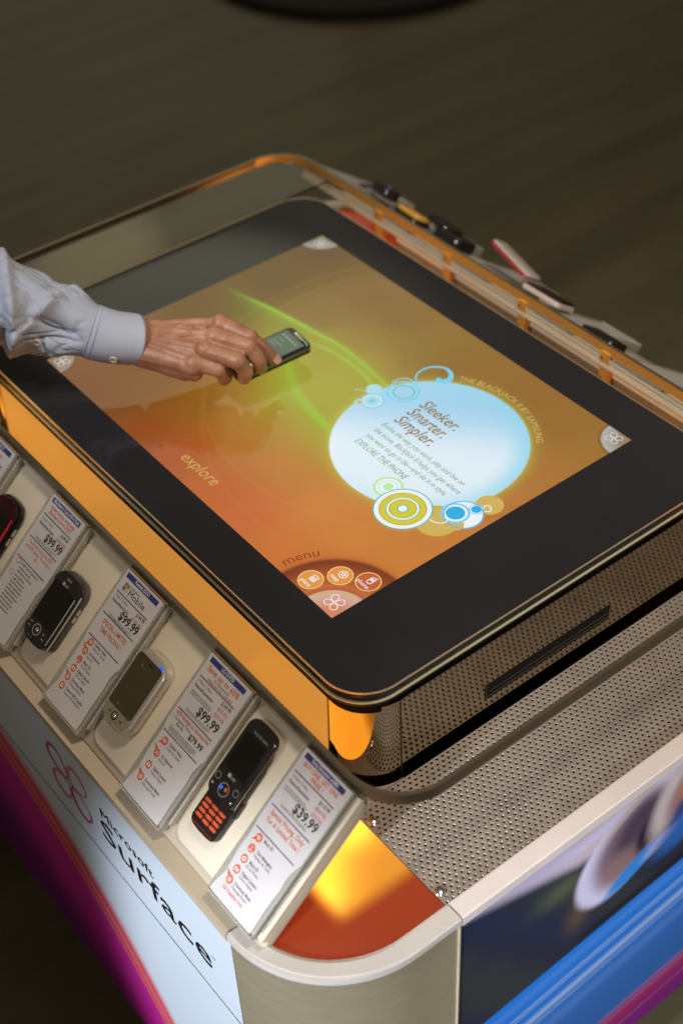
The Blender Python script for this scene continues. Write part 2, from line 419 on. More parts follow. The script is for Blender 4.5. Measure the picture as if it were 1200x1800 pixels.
# rim and skirt: outlines
def outline(hx, hy, r, n=14): return rrect(hx, hy, r, n)
def corner_arc(hx, hy, r, sx, sy, xs, ys, n=16):
    """points from the straight side at x=xs round the corner to y=ys"""
    p = [(xs, hy)] + [(hx - r + r * math.sin(a), hy - r + r * math.cos(a)) for a in (math.pi / 2 * i / n for i in range(n + 1))] + [(hx, ys)]
    return [(sx * x, sy * y) for x, y in p]
def wall(b, path_o, path_i, z0, z1, k=None):
    n = len(path_o); v = []
    for p, z in ((path_o, z0), (path_o, z1), (path_i, z1), (path_i, z0)): v += [(x, y, z) for x, y in p]
    f = []
    for i in range(n - 1):
        for a in range(4):
            c = (a + 1) % 4; f.append((a * n + i, a * n + i + 1, c * n + i + 1, c * n + i))
    f.append((0, n, 2 * n, 3 * n)); f.append((n - 1, 4 * n - 1, 3 * n - 1, 2 * n - 1)); b.add(v, f, k)
XO, YO = .602, .495; RO = .135
for sx in (1, -1):
    for sy in (1, -1):
        b = B(); po = corner_arc(XO, YO, RO, sx, sy, .4662, .3025); pi = corner_arc(XI, YI, .112, sx, sy, .4662, .3025)
        po2 = corner_arc(XO - .0025, YO - .0025, RO, sx, sy, .4662, .3025)
        wall(b, po, pi, ZD - .0065, ZD + .0025); wall(b, po2, corner_arc(XI + .003, YI + .003, .112, sx, sy, .4662, .3025), ZD + .0025, ZD + .0045)
        smooth_by_angle(b.build('rim_corner', rim_lac, kiosk), 30)
        b = B(); po = corner_arc(XO - .004, YO - .004, RO, sx, sy, .4672, .3035); pi = corner_arc(XO - .012, YO - .012, RO, sx, sy, .4672, .3035)
        wall(b, po, pi, -.74, ZD - .0068); smooth_by_angle(b.build('corner_skirt', brushed, kiosk), 30)
for sx in (1, -1):
    b = B(); x0, x1 = sorted((sx * XI, sx * XO)); b.box((x0, -.3008, ZD - .010), (x1, .3008, ZD + .003)); x0, x1 = sorted((sx * (XI + .002), sx * (XO - .002))); b.box((x0, -.3006, ZD + .003), (x1, .3006, ZD + .0045))
    b.build('rim_strip', mat('rim_bright', (.74, .66, .64), .35, coat=.2, noise=(18, .03)), kiosk)
for sy in (1, -1):
    b = B(); y0, y1 = sorted((sy * YI, sy * YO)); b.box((-.4645, y0, ZD - .010), (.4645, y1, ZD + .003)); b.build('rim_strip', beige_lac, kiosk)  # beige puts warm light into the white rim's colour
    b = B(); y0, y1 = sorted((sy * YI, sy * (YO - .003)))
    b.box((-.4645, y0, ZD - .014), (.4645, y1, ZD - .0105)); b.build('rim_shadow_gap', dark_void, kiosk)
b = B(); b.box((-.54, -.43, FZ + .001), (.54, .43, -.742)); b.build('toe_base', dark_void, kiosk)
b = B(); b.box((-.594, -.486, -.745), (.594, .486, -.7405)); b.build('bottom_board', dark_void, kiosk)

# printed side panels -----------------------------------------------------
def swoosh(X, Z):
    """pale blue print with a magenta wave, in panel coordinates"""
    base = np.zeros(X.shape + (3,)) + np.array([.56, .62, .70])
    edge = -.402 - .70 * X + .05 * np.sin((X + .1) * 7) - .9 * np.clip(X - .16, 0, 1) ** 2
    t = edge - Z
    c = mix(base, (.62, .04, .10), sst(-.018, .030, t) * .95)
    c = mix(c, (.55, .02, .30), sst(.045, .12, t))
    c = mix(c, (.16, .012, .16), sst(.16, .33, t) * (1 - .75 * sst(.0, .35, X)))
    for d, w, col, a in ((.050, .0035, (.85, .40, .12), .8), (.078, .003, (.85, .36, .16), .75), (.064, .006, (.75, .03, .12), .5), (.012, .006, (.85, .35, .30), .35)):
        c = mix(c, col, np.exp(-((t - d) / w) ** 2) * a)
    return c
print_m = mat('printed_laminate', rough=.5, attr='Col', spec=.25)
for sy in (-1, 1):
    for (z0, z1, nz) in ((-.3335, ZD - .0145, 70), (-.74, -.3365, 150)):
        o = grid('printed_side_panel', np.linspace(-.4655, .4655, 260), np.linspace(z0, z1, nz), swoosh, lambda X, Z, sy=sy: np.stack([-sy * X, np.full(X.shape, sy * .4915), Z], -1), print_m, kiosk)
        if sy == -1: o['label'] = ('pale upper panel carrying the logo and the lettering' if z0 > -.4 else 'pale lower panel with a magenta wave and fine orange lines')
        if sy == -1 and z0 > -.4: PANEL = o
    b = B(); y0, y1 = sorted((sy * .488, sy * .4895)); b.box((-.4655, y0, -.338), (.4655, y1, -.332)); b.build('panel_joint', mat('joint_gold', (.30, .25, .17), .4), kiosk)
    b = B(); y0, y1 = sorted((sy * .470, sy * .4875)); b.box((-.4655, y0, -.74), (.4655, y1, ZD - .0145)); b.build('panel_backing', dark_void, kiosk)
# logo and lettering on the near long side
b = B(); dk = mat('print_black', (.012, .011, .012), .45); pk = mat('print_pink', (.55, .05, .24), .45); pk2 = mat('print_rose', (.70, .16, .22), .45)
YT = -.4922
def up_(p): return (p[0], YT - p[2], p[1])
b.text('Microsoft', .1965, -.2345, .0245, 0, 0, fit=.112)
b.text('Surface', .188, -.2815, .056, 0, 0, fit=.228)
b.text('TM', .417, -.2525, .006, 0, 0); b.text('TM', .147, -.303, .005, 0, 0)
b.build('lettering', [dk], PANEL, xf=up_).location = (0, 0, 0)
b = B()
lg = rosette(.1215, -.2505, .054, 40, R_(45), .98, .62)
for i, pts in enumerate(lg):
    n_ = len(pts); b.strip(pts, [.0020 + .0018 * (1 + math.sin(2 * math.pi * k / n_ + i)) for k in range(n_)], .0001 * i, 1 if i % 2 else 2, True)
b.build('petal_logo', [dk, pk, pk2], PANEL, xf=up_).location = (0, 0, 0)

# end panels: photograph print
def photo(Y, Z):
    n1 = np.sin(Y * 60 + Z * 40) * .5 + np.sin(Y * 23 - Z * 71 + 1.3) * .5
    c = np.zeros(Y.shape + (3,)) + np.array([.020, .022, .045])
    c = mix(c, (.032, .040, .042), sst(.0, 1.0, np.sin((Y * 1.0 + .8 * Z) * 34 + .6 + .4 * n1) * .5 + .5) * .8)
    c = mix(c, (.015, .025, .07), np.exp(-((Y + .20 + .9 * (Z + .27)) / .03) ** 2) * .6)
    c = mix(c, (.10, .12, .07), np.exp(-((Y + .15) / .035) ** 2 - ((Z + .245) / .02) ** 2) * .8)
    c = mix(c, (.16, .09, .05), np.exp(-((Y + .12) / .02) ** 2 - ((Z + .325) / .03) ** 2) * .6)
    # lavender strip under the rim
    lb = -.160 - .34 * (Y + .30) + .25 * np.clip(Y + .13, 0, 1)
    lav = sst(-.012, .012, Z - lb)
    c = mix(c, (.52, .44, .60), lav)
    c = mix(c, (.62, .50, .44), lav * sst(-.20, -.05, Y) * .8)
    c = mix(c, (.62, .58, .86), np.exp(-((Z - lb - .016 - .2 * (Y + .2)) / .010) ** 2) * sst(-.22, -.10, Y) * .8)
    # blue glow band
    be = -.405 + .07 * (Y + .26)
    blue = sst(.003, -.003, Z - be)
    bc = mix(np.zeros(Y.shape + (3,)) + np.array([.010, .19, .72]), (.03, .13, .42), sst(.0, .22, be - Z))
    for d, w, a in ((.052, .004, .40), (.060, .0025, .30), (.088, .008, .62), (.105, .004, .28), (.022, .010, .10), (.135, .014, .10)):
        bc = mix(bc, (.50, .62, .82), np.exp(-((be - Z - d + .03 * (Y + .1)) / w) ** 2) * a)
    bc = mix(bc, (.40, .02, .12), sst(.245, .285, be - Z)); bc = mix(bc, (.22, .012, .20), sst(.275, .31, be - Z))
    for d in (.255, .270, .31): bc = mix(bc, (.8, .12, .22), np.exp(-((be - Z - d) / .003) ** 2) * .5)
    # petals
    def ell(cy, cz, ry, rz, ang, soft=.35):
        a = R_(ang); dy = Y - cy; dz = Z - cz; u = dy * math.cos(a) + dz * math.sin(a); v = -dy * math.sin(a) + dz * math.cos(a)
        return sst(1 + soft, 1 - soft, np.sqrt((u / ry) ** 2 + (v / rz) ** 2))
    for (cy, cz, ry, rz, an, col, so, am) in (
        (-.062, -.262, .064, .078, -24, (.66, .62, .84), .10, 1), (-.040, -.250, .060, .070, -24, (.20, .12, .15), .28, .95), (-.030, -.236, .040, .050, -24, (.055, .035, .07), .45, .9),
        (-.058, -.288, .030, .030, -20, (.30, .18, .17), .6, .7), (-.018, -.262, .014, .030, -10, (.01, .01, .015), .5, .9), (-.030, -.312, .050, .016, 26, (.02, .24, .70), .30, .95), (.012, -.300, .030, .012, 24, (.45, .40, .62), .5, .7),
        (.018, -.225, .028, .060, -16, (.62, .50, .50), .40, .85), (.066, -.235, .046, .060, -22, (.035, .05, .20), .35, .95), (.048, -.205, .016, .050, -30, (.50, .20, .08), .6, .8),
        (.060, -.300, .060, .030, 24, (.02, .14, .48), .4, .8), (.115, -.170, .030, .028, 0, (.75, .72, .85), .5, .8), (.13, -.26, .05, .06, 0, (.03, .10, .30), .4, .8), (.20, -.22, .07, .05, 0, (.5, .45, .6), .4, .7)):
        c = mix(c, col, ell(cy, cz, ry, rz, an, so) * am)
    c = mix(c, (.56, .40, .26), np.exp(-((Z + .19 - .62 * (Y + .06)) / .007) ** 2) * sst(-.12, -.04, Y) * sst(.12, .05, Y) * .75)
    c = mix(c, (.012, .012, .02), np.exp(-((Z - be - .010) / .009) ** 2) * sst(-.14, -.08, Y) * .9)
    return mix(c, np.zeros(3), blue * 0) * (1 - blue[..., None]) + bc * blue[..., None]
for sx in (1, -1):
    o = grid('photo_panel', np.linspace(-.3015, .3015, 240), np.linspace(-.74, ZD - .0145, 230), photo, lambda Y, Z, sx=sx: np.stack([np.full(Y.shape, sx * .5985), sx * Y, Z], -1), print_m, kiosk)
    if sx == 1: o['label'] = 'panel printed with a blurred flower photograph and a blue band'
    b = B(); x0, x1 = sorted((sx * .57, sx * .594)); b.box((x0, -.3005, -.739), (x1, .3005, ZD - .016)); b.build('panel_backing', dark_void, kiosk)
    for q in (-1, 1):
        b = B(); x0, x1 = sorted((sx * .585, sx * .6000)); b.box((x0, q * .3024 - .0009, -.739), (x1, q * .3024 + .0009, ZD - .012))
        b.build('panel_edge', mat('edge_cream', (.5, .42, .3), .4), kiosk)

# ------------------------------------------------------------------ touchscreen table
table = empty('touchscreen_table', (0, 0, -.25), world_children=True)
tag(table, 'black touchscreen table with a lit orange screen standing in the kiosk', 'touchscreen table')
TX, TY, TR = .4205, .2875, .052
b = B(); b.prism(rrect(TX, TY, TR, 14), -.0075, -.0002, bev=.0012); smooth_by_angle(b.build('tabletop', black_glass, table), 25)
def loop_band(hx, hy, r, z0, z1, t, n=14):
    b = B(); po = rrect(hx, hy, r, n); pi = rrect(hx - t, hy - t, max(r - t, .001), n); po.append(po[0]); pi.append(pi[0])
    nn = len(po); v = []
    for p, z in ((po, z0), (po, z1), (pi, z1), (pi, z0)): v += [(x, y, z) for x, y in p]
    f = []
    for i in range(nn - 1):
        for a in range(4):
            c = (a + 1) % 4; f.append((a * nn + i, a * nn + i + 1, c * nn + i + 1, c * nn + i))
    b.add(v, f); return b
smooth_by_angle(loop_band(TX + .0008, TY + .0008, TR + .0006, -.0014, .0001, .0013).build('edge_trim', edge_metal, table), 30)
smooth_by_angle(loop_band(TX - .002, TY - .002, TR - .002, -.024, -.0078, .012).build('apron', mat('apron_black', (.010, .009, .009), .42, spec=.25), table), 30)
smooth_by_angle(loop_band(TX + .0006, TY + .0006, TR, -.0165, -.0150, .006).build('lower_trim', mat('lower_trim', (.80, .78, .52), .4, metal=.4), table), 30)
smooth_by_angle(loop_band(TX - .003, TY - .005, TR - .005, -.0365, -.0242, .012).build('shadow_gap', dark_void, table), 30)
# pedestal: long sides glowing amber in place of a reflection, mirror ends and corners
def zw(z): return .004 * (-.03 - z) / .15
def zx(z): return .0062
def side(name, pts_fn, m, zt=-.030, zb=-.245, rows=6, lab=None):
    v = []; f = []; P0 = None
    for j in range(rows + 1):
        z = zt + (zb - zt) * j / rows; P = pts_fn(z); n = len(P); v += [(x, y, z) for x, y in P]
    for j in range(rows):
        for i in range(n - 1): f.append((j * n + i, j * n + i + 1, (j + 1) * n + i + 1, (j + 1) * n + i))
    o = mesh(name, v, f, m, table, True)
    if lab: o['label'] = lab
    return o
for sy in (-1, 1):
    side('amber_glow_panel', lambda z, sy=sy: [(-.3595, sy * (.2790 + zw(z))), (.3595, sy * (.2790 + zw(z)))], amber if sy == -1 else mat('amber_glow_dim', (.34, .20, .08), .4, emis=L(214, 140, 58), estr=.22, noise=(5, .03)))  # same painted glow, dimmer on the far side
for sx in (-1, 1):
    side('mirror_end_panel', lambda z, sx=sx: [(sx * (.4140 + zx(z)), -.2285), (sx * (.4140 + zx(z)), .2285)], mirror, zb=-.185, lab='mirror panel with a disc slot, reflecting the perforated deck' if sx == 1 else None)
    b = B(); x0, x1 = sorted((sx * .40, sx * .4195)); b.box((x0, -.226, -.245), (x1, .226, -.1855)); b.build('plinth', black_plastic, table)
    for sy in (-1, 1):
        def arc(z, sx=sx, sy=sy):
            k = zw(z); r = .051; p = []
            hx = .4140 + zx(z); hy = .2790 + k
            p.append((sx * .3615, sy * hy))
            for i in range(15):
                a = math.pi / 2 * i / 14; p.append((sx * (hx - r + r * math.sin(a)), sy * (hy - r + r * math.cos(a))))
            p[-1] = (sx * hx, sy * .2300); return p
        side('mirror_corner', arc, mirror)
        def sm1(z, sx=sx, sy=sy): return [(sx * .3592, sy * (.2794 + zw(z))), (sx * .3616, sy * (.2794 + zw(z)))]
        def sm2(z, sx=sx, sy=sy): return [(sx * (.4144 + zx(z)), sy * .2282), (sx * (.4144 + zx(z)), sy * .2302)]
        side('seam', sm1, black_plastic); side('seam', sm2, black_plastic)
# slot with its tray in the near end panel
b = B(); fx = .4200
b.box((.395, -.107, -.1215), (fx + .0006, .0855, -.0975), 0)
b.box((fx + .0006, -.108, -.1222), (fx + .0012, -.1068, -.0970), 1); b.box((fx + .0006, .0850, -.1222), (fx + .0012, .0862, -.0970), 1)
b.box((fx + .0006, -.103, -.1105), (fx + .0014, .083, -.1095), 2); b.box((fx + .0006, -.107, -.1165), (fx + .0020, .085, -.1155), 2)
b.build('disc_slot', [dark_void, mat('slot_edge', (.05, .042, .03), .4, spec=.2), mat('slot_lip', (.045, .038, .028), .4, spec=.25)], table)

# the screen -------------------------------------------------------------
SX, SY = .305, .2285
pts = [(-.278, .201), (-.274, .117), (-.141, .184), (-.074, .179), (-.26, .048), (-.285, -.001), (-.277, -.053), (.052, .17), (.152, .177), (.23, .198), (.30, .225), (.303, .184), (.296, .097), (.306, .033), (.306, -.054), (.293, -.126), (.225, -.136), (.162, -.136), (.183, -.185), (.114, -.192), (.052, -.188), (-.023, -.195), (.048, -.161), (.071, -.118), (.038, -.059), (-.008, -.078), (.005, -.13), (-.106, -.122), (-.16, -.147), (-.178, -.204), (-.212, -.226), (-.096, -.214), (-.034, .07), (-.011, .006), (.03, .001), (-.083, .052), (-.064, .112), (-.005, .141), (-.144, .098), (-.236, -.124), (.266, -.185)]
cols = [(112, 84, 45), (112, 88, 42), (118, 88, 35), (122, 92, 32), (118, 92, 42), (115, 88, 42), (115, 85, 40), (134, 98, 32), (140, 99, 36), (144, 101, 38), (148, 108, 42), (158, 114, 44), (174, 115, 50), (190, 120, 55), (205, 130, 60), (212, 132, 62), (214, 136, 64), (214, 134, 62), (214, 122, 62), (208, 106, 60), (202, 96, 54), (178, 78, 34), (190, 104, 42), (196, 124, 48), (182, 140, 44), (170, 128, 38), (172, 112, 36), (150, 98, 32), (132, 86, 34), (128, 78, 40), (124, 74, 44), (152, 78, 34), (160, 146, 36), (168, 162, 44), (172, 168, 46), (148, 138, 40), (130, 112, 36), (132, 108, 34), (122, 102, 40), (118, 78, 38), (206, 104, 56)]
pts = np.array(pts); cols = lin(np.array(cols)) * 1.02 - (np.array([.055, .045, .018]) * sst(-.30 + .62, -.30 + .05, (pts[:, 0] + .30) - .5 * (pts[:, 1]) )[:, None]); cols = np.clip(cols, .006, 1) * np.array([1.0, .98, .86])
def seg_d(X, Y, P):
    """distance to polyline and parameter"""
    D = np.full(X.shape, 9.); T = np.zeros(X.shape); SG = np.zeros(X.shape); P = np.array(P); n = len(P) - 1
    for i in range(n):
        a, c = P[i], P[i + 1]; d = c - a; t = np.clip(((X - a[0]) * d[0] + (Y - a[1]) * d[1]) / (d @ d), 0, 1)
        dx = X - a[0] - t * d[0]; dy = Y - a[1] - t * d[1]; q = np.hypot(dx, dy); m_ = q < D
        D = np.where(m_, q, D); T = np.where(m_, (i + t) / n, T); SG = np.where(m_, np.sign(d[0] * dy - d[1] * dx), SG)
    return D, T, SG
def spl(P, n=40):
    P = np.array(P, float); t = np.linspace(0, len(P) - 1.001, n); o = []
    for u in t:
        i = int(u); f = u - i; p0 = P[max(i - 1, 0)]; p1 = P[i]; p2 = P[min(i + 1, len(P) - 1)]; p3 = P[min(i + 2, len(P) - 1)]
        o.append(.5 * (2 * p1 + (p2 - p0) * f + (2 * p0 - 5 * p1 + 4 * p2 - p3) * f * f + (3 * p1 - p0 - 3 * p2 + p3) * f ** 3))
    return np.array(o)
BC = (.1505, .0415); BR = .1215
def screen(X, Y):
    num = np.zeros(X.shape + (3,)); den = np.zeros(X.shape)
    for p, c in zip(pts, cols):
        w = 1 / ((X - p[0]) ** 2 + (Y - p[1]) ** 2 + .0009) ** 1.6; num += w[..., None] * c; den += w
    c = num / den[..., None]
    gr = lin((146, 226, 58)) * 1.1; gr2 = lin((140, 192, 34))
    # ribbon 1
    D, T, G = seg_d(X, Y, spl([(-.30, .045), (-.2522, .0529), (-.2116, .0621), (-.1582, .0706), (-.1154, .0763), (-.0735, .0818), (-.023, .0796), (.0203, .0746), (.05, .068)]))
    fade = sst(.0, .35, T)
    c = mix(c, gr, np.exp(-(D / .0030) ** 2) * fade * .8); c = mix(c, gr2, np.where(G < 0, np.exp(-(D / .020)), np.exp(-(D / .003))) * fade * .68)
    D, T, G = seg_d(X, Y, spl([(-.125, .045), (-.0952, .0608), (-.0558, .068), (-.006, .066), (.0196, .0593), (.05, .05)]))
    c = mix(c, gr, np.exp(-(D / .0030) ** 2) * sst(0, .3, T) * .6)
    # ribbon 2
    D, T, G = seg_d(X, Y, spl([(-.12, .025), (-.0953, .0095), (-.0626, -.0084), (-.028, -.0225), (.0112, -.0297), (.0582, -.0349), (.09, -.036)]))
    c = mix(c, gr, np.exp(-(D / (.0030 + .003 * np.sin(np.pi * np.clip(T, 0, 1)))) ** 2) * .85); c = mix(c, gr2, np.where(G > 0, np.exp(-D / .010), np.exp(-D / .026)) * .68)
    D, T, G = seg_d(X, Y, spl([(-.09, .03), (-.060, -.012), (-.045, -.04), (-.038, -.068), (-.03, -.09)]))
    c = mix(c, lin((160, 190, 70)), np.exp(-(D / .0022) ** 2) * .25 * (1 - sst(.6, 1, T))); c = mix(c, lin((150, 190, 50)), np.exp(-D / .02) * .25 * (1 - sst(.5, 1, T)))
    c = mix(c, lin((156, 178, 44)), np.exp(-(((X + .030) / .085) ** 2 + ((Y - .025) / .062) ** 2)) * .62)
    # long soft arcs
    for cx_, cy_, rr, a in ((.05, .11, .275, .08), (.11, .11, .31, .07), (-.05, .05, .10, .05)):
        q = np.hypot(X - cx_, Y - cy_); c = mix(c, lin((230, 170, 110)), np.exp(-np.abs(q - rr) / .002) * a + .06 * sst(rr, rr - .03, q) * (q < rr))
    # bubble with glow
    q = np.hypot(X - BC[0], Y - BC[1])
    glow = np.exp(-np.clip(q - BR, 0, 1) / .006) * .6
    c = mix(c, lin((205, 205, 80)), np.where(q > BR, glow, 0))
    th = np.arctan2(Y - BC[1], X - BC[0])
    v = (X - BC[0]) * .6 - (Y - BC[1]) * .75
    bub = mix(np.zeros(X.shape + (3,)) + lin((172, 222, 250)), lin((232, 246, 255)) * 1.06, sst(-.08, .03, v))
    bub = mix(bub, lin((160, 228, 250)), sst(BR - .035, BR, q) * (.38 + .45 * np.cos(th - R_(38))))
    c = mix(c, np.zeros(3), np.zeros(X.shape)); ins = sst(BR + .0009, BR - .0009, q)
    c = c * (1 - ins[..., None]) + bub * ins[..., None]
    # corner fans
    for sx_, sy_, r0, a in ((1, -1, .042, .85), (1, 1, .036, .85), (-1, 1, .036, .55), (-1, -1, .036, .42)):
        q = np.hypot(X - sx_ * SX, Y - sy_ * SY)
        if (sx_, sy_) == (1, -1):
            c = mix(c, lin((128, 56, 30)), sst(.0935, .087, q) * .75 * sst(.050, .0915, q) + .22 * sst(.10, .088, q)); c = mix(c, lin((210, 120, 80)), np.exp(-((q - .049) / .0025) ** 2) * .6)
        else: c = mix(c, lin((90, 60, 45)), np.exp(-((q - .0385) / .0012) ** 2) * .5)
        fan = mix(np.zeros(X.shape + (3,)) + lin((226, 148, 110) if (sx_, sy_) == (1, -1) else (160, 140, 110)), lin((226, 192, 182) if (sx_, sy_) == (1, -1) else (195, 200, 200)), sst(.012, .040, q))
        ins = (sst(r0 + .0007, r0 - .0007, q) * a)[..., None]; c = c * (1 - ins) + fan * ins
    return c
scr_m = mat('screen_picture', (.004, .004, .004), .06, spec=.95, attr='Col', mode='emis', estr=.86)
scr = grid('screen', np.linspace(-SX, SX, 540), np.linspace(-SY, SY, 405), screen, lambda X, Y: np.stack([X, Y, np.full(X.shape, .0004)], -1), scr_m, table)
def em(name, r, g, b_, s=1.): return mat('lit_' + name, (.004, .004, .004), .06, spec=.95, emis=L(r, g, b_), estr=s)
e_olive = em('olive', 140, 108, 36); e_green = em('green_text', 110, 150, 90); e_white = em('white', 232, 242, 248); e_teal = em('teal', 84, 178, 160)
e_yell = em('chartreuse', 208, 200, 64); e_yell2 = em('mustard', 200, 170, 40); e_cyan = em('cyan', 52, 172, 220); e_sky = em('sky', 120, 205, 232)
e_pale = em('pale_blue', 170, 215, 225); e_lime = em('pale_lime', 190, 232, 160); e_cap = em('caption', 200, 176, 104); e_exp = em('explore', 205, 160, 84); e_brown = em('brown', 138, 62, 30)
e_gold = em('button_gold', 226, 148, 66); e_gold2 = em('button_rim', 240, 205, 130); e_gold3 = em('button_dark', 196, 96, 48); e_tan = em('tan', 206, 176, 92); e_rose = em('rose_white', 246, 226, 226); e_lav = em('pale_lavender', 205, 215, 215)
def sub(b, name, mats):
    o = b.build(name, mats, scr); o.location = (0, 0, 0); return o
b = B()
for i, t in enumerate(('Sleeker.', 'Smarter.', 'Simpler.')): b.text(t, .086 + .0012 * i, .0775 - .0212 * i, .0255, .0009, 0, shear=.2, fit=.068 if i == 0 else .067, bold=.008)
sub(b, 'headline_text', [e_olive])
b = B()
b.text('Evolve the way you work, play and live on', .0855, .0185, .0118, .0009, 0, shear=.2, fit=.150)
b.text('the move. BlackJack II helps you get where', .0875, .0045, .0118, .0009, 0, shear=.2, fit=.156)
b.text('you want to go in life\u2014and do it in style.', .0895, -.0095, .0118, .0009, 0, shear=.2, fit=.146)
b.text('EXPLORE THE PHONE', .0885, -.0265, .0135, .0009, 0, shear=.2, fit=.095)
sub(b, 'body_text', [e_green])
def arcwarp(c, r, a0):
    def w(v):
        a = a0 - v[:, 0] / r; q = r + v[:, 1]; return np.stack([c[0] + q * np.cos(a), c[1] + q * np.sin(a)], 1)
    return w
b = B(); b.text('THE BLACKJACK II BY SAMSUNG', 0, 0, .0125, .0009, 0, fit=.1285 * R_(74), warp=arcwarp(BC, .1285, R_(123)), shear=.1)
sub(b, 'caption_text', [e_cap])
b = B(); b.text('explore', -.026, -.2055, .024, .0009, 0, shear=.22, fit=.071)
sub(b, 'explore_text', [e_exp])
# menu corner
NC = (SX, -SY)
b = B(); b.text('menu', 0, 0, .019, .0009, 0, fit=.042, warp=arcwarp(NC, .0965, R_(175))); sub(b, 'menu_text', [e_brown])
for i, ((ix, iy), word) in enumerate((((.2444, -.2108), 'plans'), ((.2607, -.1821), 'map'), ((.2880, -.1645), 'phone'))):
    b = B(); z = .0009
    b.disc((ix, iy), .0150, z - .0002, 40, 2); b.disc((ix, iy), .0144, z, 40, 0 if i < 2 else 4); b.disc((ix, iy), .0148, z + .0001, 40, 1, .0136)
    b.text(word, ix - .0005 - (.001 if i else 0), iy - .0092, .0085, z + .0003, 3, 'CENTER', sx=.9)
    gx, gy = ix + .001, iy + .0035
    if i == 0:
        b.add([(gx - .0042, gy - .0045, z + .0003), (gx + .0042, gy - .0045, z + .0003), (gx + .0042, gy + .0052, z + .0003), (gx - .0042, gy + .0052, z + .0003)], [(0, 1, 2, 3)], 3)
        b.box((gx - .0032, gy + .0018, z + .0004), (gx + .0032, gy + .0042, z + .0005), 0)
        for q in range(3):
            for w in range(3): b.box((gx - .0031 + q * .0023, gy - .0037 + w * .0017, z + .0004), (gx - .0017 + q * .0023, gy - .0027 + w * .0017, z + .0005), 0)
    elif i == 1:
        b.disc((gx, gy), .0058, z + .0003, 30, 3, .0048)
        st = [(gx + (.0046 if k % 2 == 0 else .0018) * math.cos(math.pi * k / 5 + .3), gy + (.0046 if k % 2 == 0 else .0018) * math.sin(math.pi * k / 5 + .3), z + .0003) for k in range(10)]
        b.add(st, [tuple(range(10))], 3); b.disc((gx, gy), .0012, z + .0004, 12, 0)
    else:
        b.strip(rrect(.0030, .0052, .002, 5, gx, gy), .0011, z + .0003, 3, True); b.box((gx - .0019, gy - .0005, z + .0003), (gx + .0019, gy + .0030, z + .0004), 3)
        b.box((gx + .0022, gy + .005, z + .0003), (gx + .0030, gy + .0078, z + .0004), 3)
    sub(b, 'menu_button', [e_gold, e_gold2, e_brown, e_white, e_gold3])
b = B()
a0, a1 = R_(165), R_(108); arcp = [(NC[0] + .0385 * math.cos(a0 + (a1 - a0) * i / 20), NC[1] + .0385 * math.sin(a0 + (a1 - a0) * i / 20)) for i in range(21)]
b.strip(arcp, .0018, .0009, 0)
for a, sg in ((a0, 1), (a1, -1)):
    c_ = (NC[0] + .0385 * math.cos(a), NC[1] + .0385 * math.sin(a)); t_ = (-math.sin(a) * sg, math.cos(a) * sg); n_ = (math.cos(a), math.sin(a))
    b.add([(c_[0] + n_[0] * .003, c_[1] + n_[1] * .003, .00095), (c_[0] - n_[0] * .003, c_[1] - n_[1] * .003, .00095), (c_[0] + t_[0] * .006, c_[1] + t_[1] * .006, .00095)], [(0, 1, 2)], 0)
sub(b, 'turn_arrows', [e_tan])
for sx_, sy_, of, s_ in ((1, -1, (-.0165, .0165), .0115), (1, 1, (-.0155, -.0135), .0105), (-1, 1, (.0155, -.0145), .0105), (-1, -1, (.0165, .0135), .0105)):
    b = B()
    for p in rosette(sx_ * SX + of[0], sy_ * SY + of[1], s_, 24, R_(45), 1., .62): b.strip(p, .0011, .0009, 0, True)
    sub(b, 'corner_emblem', [e_rose if sy_ * sx_ < 0 and sx_ > 0 else e_lav])
# round ornaments on the bubble
b = B(); z = .0010
def rings(c, spec, k0=0):
    for j, (r, k) in enumerate(spec): b.disc(c, r, z + .00006 * (j + k0), 56, k)
mts = [e_white, e_teal, e_yell, e_yell2, e_cyan, e_sky, e_pale, e_lime, e_tan]
rings((.181, -.0482), [(.0183, 7), (.0148, 0), (.0113, 6), (.0104, 0), (.0062, 7)])
b.disc((.262, -.043), .026, z - .0003, 50, 3); b.disc((.262, -.043), .0245, z - .00026, 50, 8)
rings((.2222, -.0604), [(.0350, 1), (.0335, 0), (.0280, 3), (.0265, 2), (.0235, 2), (.0200, 1), (.0190, 0), (.0165, 3), (.0150, 2), (.0068, 1), (.0054, 0)], 14)
sub(b, 'round_ornament', mts)
b = B(); b.disc((.281, .021), .0165, z - .0003, 40, 8)
b.disc((.2745, -.0135), .0225, z - .0002, 50, 0)
for i in range(52):
    a = 2 * math.pi * i / 52; b.disc((.2745 + .0228 * math.cos(a), -.0135 + .0228 * math.sin(a)), .00125, z + .0004, 6, 4)
b.disc((.281, -.031), .0095, z - .0001, 30, 8)
rings((.2661, -.0184), [(.0172, 5), (.0142, 0), (.0112, 4)]); rings((.2773, .0035), [(.0085, 5), (.0072, 0), (.0060, 4)], 4)
cv = spl([(.238, -.041), (.250, -.048), (.262, -.047), (.270, -.040), (.269, -.033), (.264, -.033)], 30); b.strip(cv, .0013, z + .0006, 0)
cv = spl([(.286, .008), (.290, .014), (.284, .019), (.279, .015), (.282, .012)], 20); b.strip(cv, .0013, z + .0006, 0)
sub(b, 'round_ornament', mts)
b = B()
rings((.0426, .0398), [(.0155, 5), (.0138, 6), (.0118, 0), (.0108, 6), (.0048, 5)]); b.disc((.0255, .0565), .0105, z - .0001, 36, 6)
rings((.0335, .0262), [(.0062, 6), (.0036, 8)], 2)
b.disc((.0530, .0815), .0215, z - .0002, 50, 5, .0190); b.disc((.0545, .0815), .0140, z - .0002, 50, 1, .0125)
